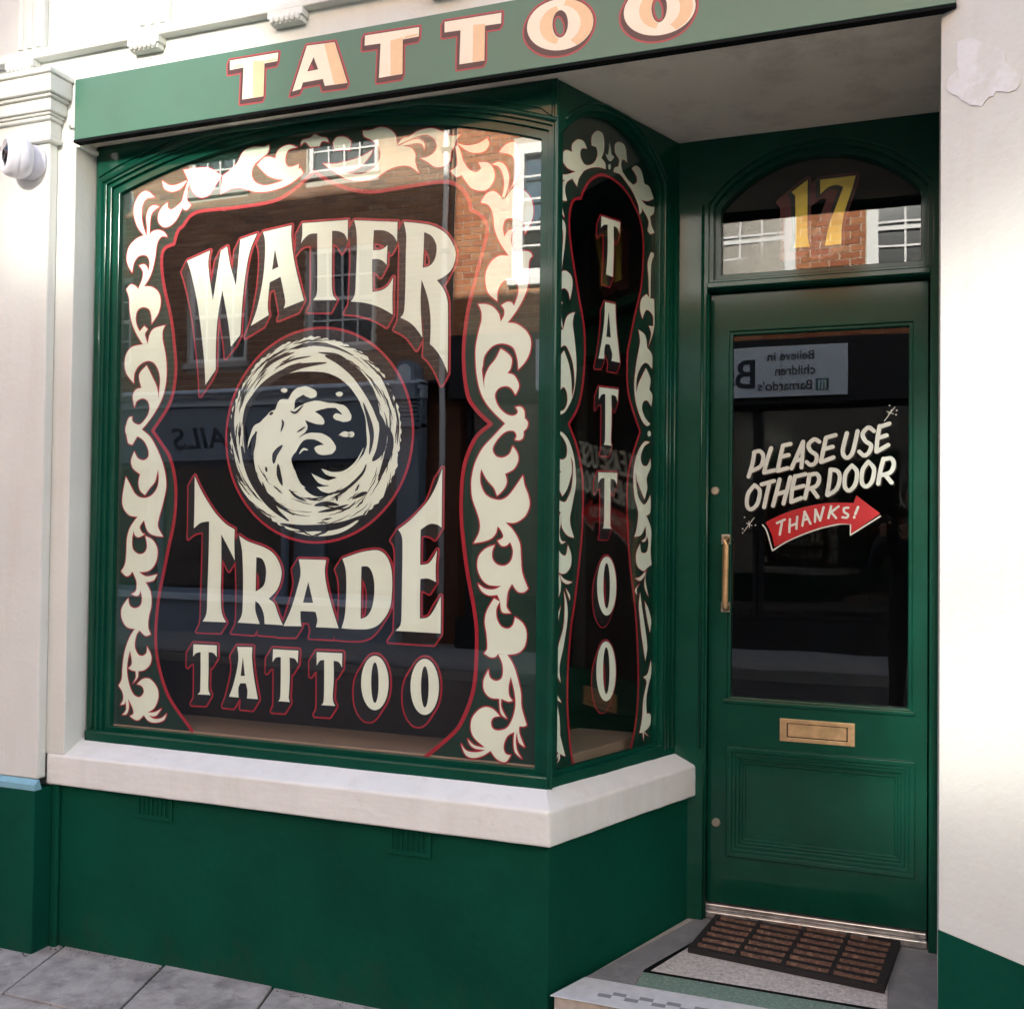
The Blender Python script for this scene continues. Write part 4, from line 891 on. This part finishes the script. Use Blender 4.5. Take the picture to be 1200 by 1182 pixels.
# ================================================================== OPPOSITE SIDE OF THE STREET (seen in the glass)
def wall_bricks(parent, x0, x1, z0, z1, y, m, holes, best, mort):
    MB().box(x0-.001, x1+.001, y-.05, y+.0, z0, z1).obj  # noqa
    bl_, bh, g = .215, .065, .010
    allb = []
    k = 0; z = z0
    while z+bh <= z1:
        x = x0+(-.1125 if k % 2 else 0)
        while x < x1:
            a, b = max(x, x0), min(x+bl_, x1)
            if b-a > .03:
                segs = [(a, b)]
                for (hx0, hx1, hz0, hz1) in holes:
                    if z+bh > hz0 and z < hz1:
                        ns = []
                        for (s0, s1) in segs:
                            if s1 <= hx0 or s0 >= hx1: ns.append((s0, s1)); continue
                            if s0 < hx0: ns.append((s0, hx0-.004))
                            if s1 > hx1: ns.append((hx1+.004, s1))
                        segs = ns
                allb += [(s0, s1, z) for s0, s1 in segs if s1-s0 > .02]
            x += bl_+g
        z += bh+g; k += 1
    allb.sort(key=lambda b: (b[0]+b[1]-2*best[0])**2/4+(b[2]-best[1])**2)
    full = bpy.data.meshes.new('brick'); d_ = .006
    t = MB().box(0, bl_, 0, d_, 0, bh); full = t.mesh('brick'); full.materials.append(m)
    rest = MB(); n = 0
    for (a, b, z) in allb:
        if n < 300:
            if abs(b-a-bl_) < 1e-4:
                o = bpy.data.objects.new('brick', full); C.objects.link(o); o.location = (a, y+random.uniform(-.001, .002), z)
                o.parent = parent; PENDING.append((o, parent))
            else:
                MB().box(a, b, y, y+d_, z, z+bh).obj('brick', m, parent)
            n += 1
        else:
            yy = y+random.uniform(-.001, .002); rest.box(a, b, yy, yy+d_, z, z+bh)
    if rest.v:
        o = rest.obj('brickwork', m, parent); o['kind'] = 'stuff'
def sash(parent, x0, x1, z0, z1, y, nx, nz, frame=.055, mf='wframe', meet=.5, gl='glasso', blind=None, tilt=None):
    fr = Fr((0, y-.03, 0), (-1, 0, 0))   # faces +y
    fr.n = Vector((0, 1, 0)); fr.u = Vector((1, 0, 0))
    w_ = plate('window', fr, rect(x0, x1, z0, z1), [rect(x0+frame, x1-frame, z0+frame, z1-frame)], -.06, .025, M[mf], parent, bevel=0)
    b = MB(); X0, X1, Z0, Z1 = x0+frame, x1-frame, z0+frame, z1-frame
    zm = Z0+(Z1-Z0)*meet
    b.box(X0, X1, y-.05, y-.015, zm-.022, zm+.022)
    for i in range(1, nx):
        x = X0+(X1-X0)*i/nx; b.box(x-.011, x+.011, y-.045, y-.02, Z0, Z1)
    for i in range(1, nz):
        z = Z0+(Z1-Z0)*i/nz
        if abs(z-zm) > .05: b.box(X0, X1, y-.044, y-.021, z-.011, z+.011)
    b.obj('glazing_bar', M[mf], w_)
    if blind: MB().box(X0-.01, X1+.01, y-.12, y-.10, Z1-(Z1-Z0)*blind[0], Z1+.01).obj('window_blind', M[blind[1]], w_)
    pm = Matrix.Identity(4)
    if tilt:
        cc = Vector(((X0+X1)/2, y-.06, (Z0+Z1)/2)); pm = Matrix.Translation(cc) @ Matrix.Rotation(math.radians(tilt[1]), 4, 'Z') @ Matrix.Rotation(math.radians(tilt[0]), 4, 'X') @ Matrix.Translation(-cc)
    MB().box(X0-.01, X1+.01, y-.062, y-.056, Z0-.01, Z1+.01, pm).obj('pane', M[gl], w_)
    return w_
YO = -8.0
# ---- brown brick house with a nail bar below
ba = empty('brick_house', (-6.5, YO, 0), 'brown brick terraced house with white sash windows above a blue grey nail bar', 'building')
WA = [(-7.75, -6.85, 3.48, 4.70), (-5.97, -5.03, 3.60, 4.83), (-7.76, -6.88, 5.72, 6.75), (-5.99, -5.0, 5.76, 6.80), (-9.6, -8.7, 3.5, 4.7), (-9.6, -8.7, 5.75, 6.8)]
def walls(parent, x0, x1, z0, z1, holes, m, y=YO):
    fr = Fr((0, y, 0), (-1, 0, 0)); fr.n = Vector((0, 1, 0)); fr.u = Vector((1, 0, 0))
    return plate('wall', fr, rect(x0, x1, z0, z1), [rect(*h) for h in holes], -.30, -.002, m, parent, bevel=0)
walls(ba, -10.5, -4.0, 3.12, 8.6, WA, M['mortar'])
wall_bricks(ba, -10.5, -4.0, 3.13, 7.4, YO, M['brickA'], [(a-.02, b+.02, c-.10, d+.10) for a, b, c, d in WA], (-6.4, 5.0), M['mortar'])
MB().box(-10.5, -4.0, YO-.004, YO+.010, 7.41, 8.6).obj('upper_brickwork', M['brickplain'], ba)
for a, b, c, d in WA:
    sash(ba, a, b, c, d, YO-.03, 4, 4, gl='glassp', tilt=(2.5*math.sin(a*7), 2.2*math.cos(c*5+a)), blind=(1.0, 'netcurtain') if c > 5 else (.45, 'bluegrey'))
    MB().box(a-.06, b+.06, YO-.02, YO+.055, c-.075, c-.003).obj('window_sill', M['stone'], ba, bevel=.004)
    MB().box(a-.08, b+.08, YO-.02, YO+.013, d+.003, d+.10).obj('lintel', M['brickB'], ba)
MB().box(-10.5, -4.0, YO-6, YO+.15, 8.61, 8.8).obj('eaves', M['wframe'], ba)
MB().box(-10.5, -4.0, YO-6, YO-.3, 0.0, 8.6).obj('house_body', M['brickplain'], ba)
# shopfront
sf_ = MB().box(-10.5, -4.3, YO-.05, YO+.20, 3.00, 3.11).box(-10.5, -4.3, YO-.05, YO+.26, 3.05, 3.085).box(-10.5, -4.3, YO-.05, YO+.13, 2.90, 3.0)
sf_.obj('shop_cornice', M['lightblue'], ba, bevel=.006)
MB().box(-10.5, -4.31, YO-.05, YO+.10, 2.20, 2.895).obj('shop_fascia', M['bluegrey'], ba)
for X in (-4.47,):
    MB().box(X-.15, X+.15, YO-.05, YO+.16, .25, 2.55).obj('shop_pilaster', M['bluegrey'], ba, bevel=.01)
    b = MB().box(X-.16, X+.16, YO-.04, YO+.30, 2.56, 2.62)
    for k in range(5): b.box(X-.14, X+.14, YO-.04, YO+.18+.012*k, 2.64+k*.045, 2.67+k*.045)
    b.box(X-.15, X+.15, YO-.04, YO+.26, 2.87, 3.05); b.obj('console_bracket', M['bluegrey'], ba, bevel=.006)
    ap_ = arch(X-.13, X+.13, 3.06, 3.22, 3.34, 0, 10)
    fr = Fr((0, YO, 0), (-1, 0, 0)); fr.n = Vector((0, 1, 0)); fr.u = Vector((1, 0, 0))
    plate('console_top', fr, ap_, [], .0, .24, M['bluegrey'], ba, bevel=.01)
    plate('console_panel', fr, arch(X-.085, X+.085, 3.09, 3.20, 3.29, 0, 10), [], .2, .255, M['lightblue'], ba, bevel=.01)
MB().box(-10.5, -4.63, YO-.10, YO+.05, 0, .42).obj('shop_stall_riser', M['bluegrey'], ba)
MB().box(-10.5, -4.63, YO-.10, YO+.10, .42, .50).obj('shop_sill', M['lightblue'], ba, bevel=.006)
for (xa, xb) in ((-10.4, -8.3), (-8.2, -6.25), (-5.75, -4.65)): sash(ba, xa, xb, .505, 2.195, YO-.02, 1, 1, .06, 'bluegrey', 1.2)
MB().box(-6.24, -5.76, YO-.25, YO-.2, .0, 2.19).obj('shop_door', M['bluegrey'], ba, bevel=.01)
cu = MB()
for k in range(26):
    x = -5.72+k*.04; cu.lathe([(.022, 0), (.022, 1.5)], Matrix.Translation((x, YO-.16+.01*math.sin(k), .6)), 8)
cu.obj('curtain', M['curtain'], ba)
MB().box(-7.9, -6.7, YO-.35, YO-.2, .55, 1.1).obj('window_display', M['cloth'], ba)
def text(s, size, loc, m, parent, name='sign_lettering', italic=0, extr=.004, rot=PI, align='CENTER', sx=1):
    cu = bpy.data.curves.new(name, 'FONT'); cu.body = s; cu.size = size; cu.align_x = align; cu.extrude = extr; cu.shear = italic; cu.offset = size*.012
    o = bpy.data.objects.new('tmp', cu); C.objects.link(o)
    dg = bpy.context.evaluated_depsgraph_get(); me = bpy.data.meshes.new_from_object(o.evaluated_get(dg))
    bpy.data.objects.remove(o)
    me.name = name; Mx = Matrix.Translation(loc) @ Matrix.Rotation(rot, 4, 'Z') @ Matrix.Rotation(PI/2, 4, 'X') @ Matrix.Diagonal((sx, 1, 1, 1))
    me.transform(Mx); me.materials.clear()
    return link(name, me, m, parent)
text('NAILS', .40, (-7.25, YO+.102, 2.36), M['navy'], ba, italic=.25, sx=1.15)
text('BEAUTY', .22, (-5.5, YO+.102, 2.42), M['navy'], ba) if False else None
text('SUNDAY', .09, (-5.45, YO-.015, 1.62), M['navy'], ba) if False else None
# soil pipe between the two houses
dp = empty('drainpipe', (-4.02, YO+.06, 0), 'white drainpipe between the two brick houses across the street', 'drainpipe')
MB().tube([(-4.06, YO+.07, z) for z in (.1, 3, 6, 8.4)], .035, 12).obj('pipe', M['wframe'], dp, smooth=True)
for z in (3.4, 4.6, 5.8, 7.0): MB().box(-4.11, -4.01, YO, YO+.11, z, z+.05).obj('pipe_bracket', M['black'], dp)
# ---- orange brick house with charity shop
bb_ = empty('brick_house', (0, YO, 0), 'orange brick house with wide white windows above the pale blue charity shop sign', 'building')
WB = [(-3.22, -1.75, 4.25, 5.80), (-1.45, -.20, 4.25, 5.80), (.60, 1.95, 4.25, 5.80), (2.4, 3.6, 4.25, 5.8)]
walls(bb_, -3.97, 4.5, 3.62, 8.4, WB, M['mortar'])
wall_bricks(bb_, -3.96, 4.5, 3.63, 6.6, YO, M['brickB'], [(a-.01, b+.01, c-.09, d+.08) for a, b, c, d in WB], (-1.6, 4.9), M['mortar'])
MB().box(-3.97, 4.5, YO-.004, YO+.010, 6.61, 8.4).obj('upper_brickwork', M['brickplain'], bb_)
TILT = {-3.22: (3, 6), -1.45: (5.2, 2.4), .60: (.5, -.35), 2.4: (1.5, 2.0)}
for a, b, c, d in WB:
    sash(bb_, a, b, c, d, YO+.01, 4, 5, .12, meet=.35, blind=(.62, 'skyblind'), gl='glasso' if a < -3 else 'glassp', tilt=TILT[a])
    MB().box(a-.05, b+.05, YO-.02, YO+.08, c-.085, c-.003).obj('window_sill', M['wframe'], bb_, bevel=.004)
MB().box(-3.97, 4.5, YO-6, YO+.2, 8.41, 8.6).obj('eaves', M['wframe'], bb_)
MB().box(-3.97, 4.5, YO-6, YO-2.5, 0.0, 8.4).obj('house_body', M['brickplain'], bb_)
MB().box(-3.97, 4.5, YO-2.5, YO-.35, 3.0, 8.4).obj('house_body', M['dark'], bb_)
MB().box(-3.97, 4.5, YO-.10, YO+.10, 2.88, 3.61).obj('shop_fascia', M['dark'], bb_)
MB().box(-2.9, .40, YO+.10, YO+.14, 2.95, 3.52).obj('sign_panel', M['lightblue'], bb_, bevel=.004)
MB().box(-.34, -.332, YO+.14, YO+.142, 3.0, 3.47).obj('sign_divider', M['bluegrey'], bb_)
text('Believe in', .15, (-.05, YO+.142, 3.34), M['navy'], bb_, align='LEFT') if False else None
# sign faces the street (+y): seen from there its text runs towards -x
for i, s_ in enumerate(('Believe in', 'children', "Barnardo's")):
    text(s_, .145, (.06 if i < 2 else .03, YO+.1425, 3.355-.165*i), M['navy'], bb_, align='LEFT')
lg = MB().box(.06, .20, YO+.1415, YO+.1435, 3.005, 3.135); lg.obj('sign_emblem', M['signgreen'], bb_)
lg = MB()
for k in (-.035, 0, .035): lg.box(.13+k-.009, .13+k+.009, YO+.144, YO+.145, 3.02, 3.10)
lg.box(.085, .175, YO+.144, YO+.145, 3.10, 3.118); lg.obj('sign_emblem', M['lightblue'], bb_)
text("Barnardo's", .46, (-.60, YO+.1425, 3.06), M['navy'], bb_, align='LEFT')
# shop window of the charity shop
MB().box(-3.9, 4.4, YO-.12, YO+.02, 0, .35).obj('shop_stall_riser', M['dark'], bb_)
for (xa, xb) in ((-3.8, -2.2), (-2.1, -.62), (-.60, 1.45), (2.3, 4.3)): sash(bb_, xa, xb, .36, 2.87, YO-.03, 1, 1, .05, 'dark', 1.2)
MB().box(-3.9, 4.4, YO-2.49, YO-2.4, .0, 2.99).obj('shop_back_wall', M['dark'], bb_)
MB().box(-3.9, 4.4, YO-2.4, YO-.12, .0, .05).obj('shop_floor', M['darkfloor'], bb_)
for i, (px_, z_) in enumerate(((-.15, 2.88), (-.06, 2.85), (.36, 2.86), (.45, 2.83))):
    MB().lathe([(.03, 0), (.03, .012)], Matrix.Translation((px_-.12, YO-.6-.35*(i % 2), 2.95)), 12).obj('downlight', M['downlight'], bb_)
sh = empty('shelf_unit', (.4, YO-.5, .36), 'white display shelves of ornaments behind the charity shop window', 'shelves')
for z in (.75, 1.08): MB().box(-.15, 1.15, YO-.55, YO-.25, z, z+.03).obj('shelf', M['bluegrey'], sh)
for x in (-.15, 1.12): MB().box(x, x+.03, YO-.56, YO-.24, .36, 1.3).obj('upright', M['bluegrey'], sh)
orn = [((.0, .7), [(.03, 0), (.06, .05), (.05, .12), (.02, .16), (.03, .19)], 'slim pale vase, leftmost on the lower display shelf', 'vase', M['lightblue']),
       ((.45, .7), [(.05, 0), (.08, .04), (.10, .10), (.09, .11)], 'squat cream bowl on the middle of the lower display shelf', 'bowl', M['stone']),
       ((.75, 1.03), [(.04, 0), (.07, .06), (.05, .14), (.06, .16)], 'white jug standing on the upper display shelf', 'jug', M['wframe']),
       ((.25, 1.03), [(.05, 0), (.06, .10), (.03, .15), (.04, .22)], 'tall blue grey bottle vase on the upper display shelf', 'vase', M['bluegrey'])]
for (x, z), prof, lab, cat, m in orn:
    tag(MB().lathe(prof, Matrix.Translation((x, YO-.4, z+.08)), 16).obj(cat+'_ornament', m, None, smooth=True), lab, cat)
# flanking terraces so that the street goes on
for (x0, x1, h, nm, lab) in ((-24, -10.52, 8.2, 'terraced_house', 'plain brown brick terrace running off to the left across the street'), (4.52, 22, 7.8, 'terraced_house', 'plain pale terrace running off to the right across the street')):
    t_ = empty(nm, ((x0+x1)/2, YO, 0), lab, 'building')
    MB().box(x0, x1, YO-6, YO, 0, h).obj('wall', M['brickplain'] if x0 < 0 else M['stone'], t_)
    for k in range(int((x1-x0)/2.2)):
        for z in (1.0, 3.7, 6.0):
            sash(t_, x0+.6+k*2.2, x0+1.7+k*2.2, z, z+1.4, YO+.07, 2, 2)

# ================================================================== PHOTOGRAPHER (a dark figure reflected in the door glass)
pr = empty('person', (1.02, -3.12, 0), 'person in a dark jacket taking a picture of the shop, reflected in the door glass', 'person')
def skin(name, joints, edges, m, parent, sub=2, root=0):
    me = bpy.data.meshes.new(name); me.from_pydata([j[0] for j in joints], edges, [])
    o = link(name, me, m, parent)
    sk = o.modifiers.new('skin', 'SKIN'); sk.use_smooth_shade = True
    for v, j in zip(me.skin_vertices[0].data, joints):
        v.radius = j[1] if isinstance(j[1], tuple) else (j[1], j[1])
    me.skin_vertices[0].data[root].use_root = True
    ss = o.modifiers.new('sub', 'SUBSURF'); ss.levels = sub; ss.render_levels = sub
    return o
bx, by = 1.02, -3.12
J = [((bx, by, .92), (.16, .11)), ((bx, by, 1.10), (.15, .10)), ((bx, by, 1.30), (.17, .11)), ((bx, by+.01, 1.42), (.11, .08)), ((bx, by+.02, 1.50), .055), ((bx, by+.035, 1.56), .06),
     ((bx-.10, by, .82), .09), ((bx-.11, by+.02, .48), .062), ((bx-.12, by-.01, .10), .045), ((bx-.13, by+.13, .035), (.045, .03)),
     ((bx+.10, by, .82), .09), ((bx+.13, by+.03, .48), .062), ((bx+.16, by+.00, .10), .045), ((bx+.18, by+.14, .035), (.045, .03)),
     ((bx-.20, by, 1.38), .062), ((bx-.26, by+.10, 1.16), .050), ((bx-.19, by+.31, 1.36), .032),
     ((bx+.20, by, 1.38), .062), ((bx+.27, by+.10, 1.15), .050), ((bx-.04, by+.33, 1.35), .032)]
Ed = [(0, 1), (1, 2), (2, 3), (3, 4), (4, 5), (0, 6), (6, 7), (7, 8), (8, 9), (0, 10), (10, 11), (11, 12), (12, 13), (2, 14), (14, 15), (15, 16), (2, 17), (17, 18), (18, 19)]
skin('body', J, Ed, M['jacket'], pr)
hd_ = MB(); prof = [(.012, 0), (.045, .012), (.066, .045), (.074, .09), (.078, .13), (.076, .17), (.062, .205), (.035, .225), (.01, .232)]
hm = Matrix.Translation((bx, by+.055, 1.53))
hd_.lathe(prof, hm @ Matrix.Diagonal((.92, 1.12, 1, 1)), 20)
hd_.lathe([(.002, -.02), (.012, -.01), (.009, .015), (.003, .03)], Matrix.Translation((bx, by+.145, 1.635)), 8)
for s_ in (-1, 1): hd_.lathe([(.004, -.03), (.012, -.01), (.014, .015), (.006, .03)], Matrix.Translation((bx+s_*.073, by+.05, 1.64)), 8)
hd_.obj('head', M['skin'], pr, smooth=True)
ey = MB()
for s_ in (-1, 1): ey.lathe([(.002, -.006), (.009, 0), (.002, .006)], Matrix.Translation((bx+s_*.030, by+.135, 1.655)), 8)
ey.box(bx-.022, bx+.022, by+.125, by+.131, 1.590, 1.596); ey.obj('face_features', M['hair'], pr)
MB().lathe([(.074, -.03), (.088, .02), (.088, .075), (.070, .118), (.035, .138), (.005, .142)], Matrix.Translation((bx, by+.040, 1.645)), 20).obj('hair', M['hair'], pr, smooth=True)
for (hx, hy, hz, sg) in ((bx-.19, by+.32, 1.37, 1), (bx-.05, by+.33, 1.36, -1)):
    js = [((hx, hy, hz), .026), ((hx+sg*.005, hy+.02, hz+.045), .024)]; es = [(0, 1)]
    for f_ in range(4):
        b0 = len(js); ox = (f_-1.5)*.016
        js += [((hx+ox, hy+.040, hz+.070+.004*f_), .009), ((hx+ox+sg*.015, hy+.052, hz+.088+.005*f_), .008), ((hx+ox+sg*.032, hy+.040, hz+.096+.004*f_), .007)]
        es += [(1, b0), (b0, b0+1), (b0+1, b0+2)]
    b0 = len(js); js += [((hx+sg*.030, hy, hz+.030), .010), ((hx+sg*.045, hy+.012, hz+.055), .008)]; es += [(0, b0), (b0, b0+1)]
    skin('hand', js, es, M['skin'], pr, 1)
ph = empty('phone', (.90, -2.715, 1.40), 'black phone held up in front of the person to take the picture', 'phone')
MB().box(.845, .920, -2.722, -2.714, 1.345, 1.500).obj('phone_case', M['lens'], ph, bevel=.004)
MB().lathe([(.010, 0), (.010, .003), (.006, .003)], axis_matrix((.865, -2.7135, 1.475), (0, 1, 0)), 16).obj('phone_lens', M['metal'], ph)

# ------------------------------------------------------------------ parent inverses (children were built in world space)
for o, p in PENDING:
    o.matrix_parent_inverse = Matrix.Translation(-p.location) if p.type == 'EMPTY' else Matrix.Identity(4)
bpy.context.view_layer.update()
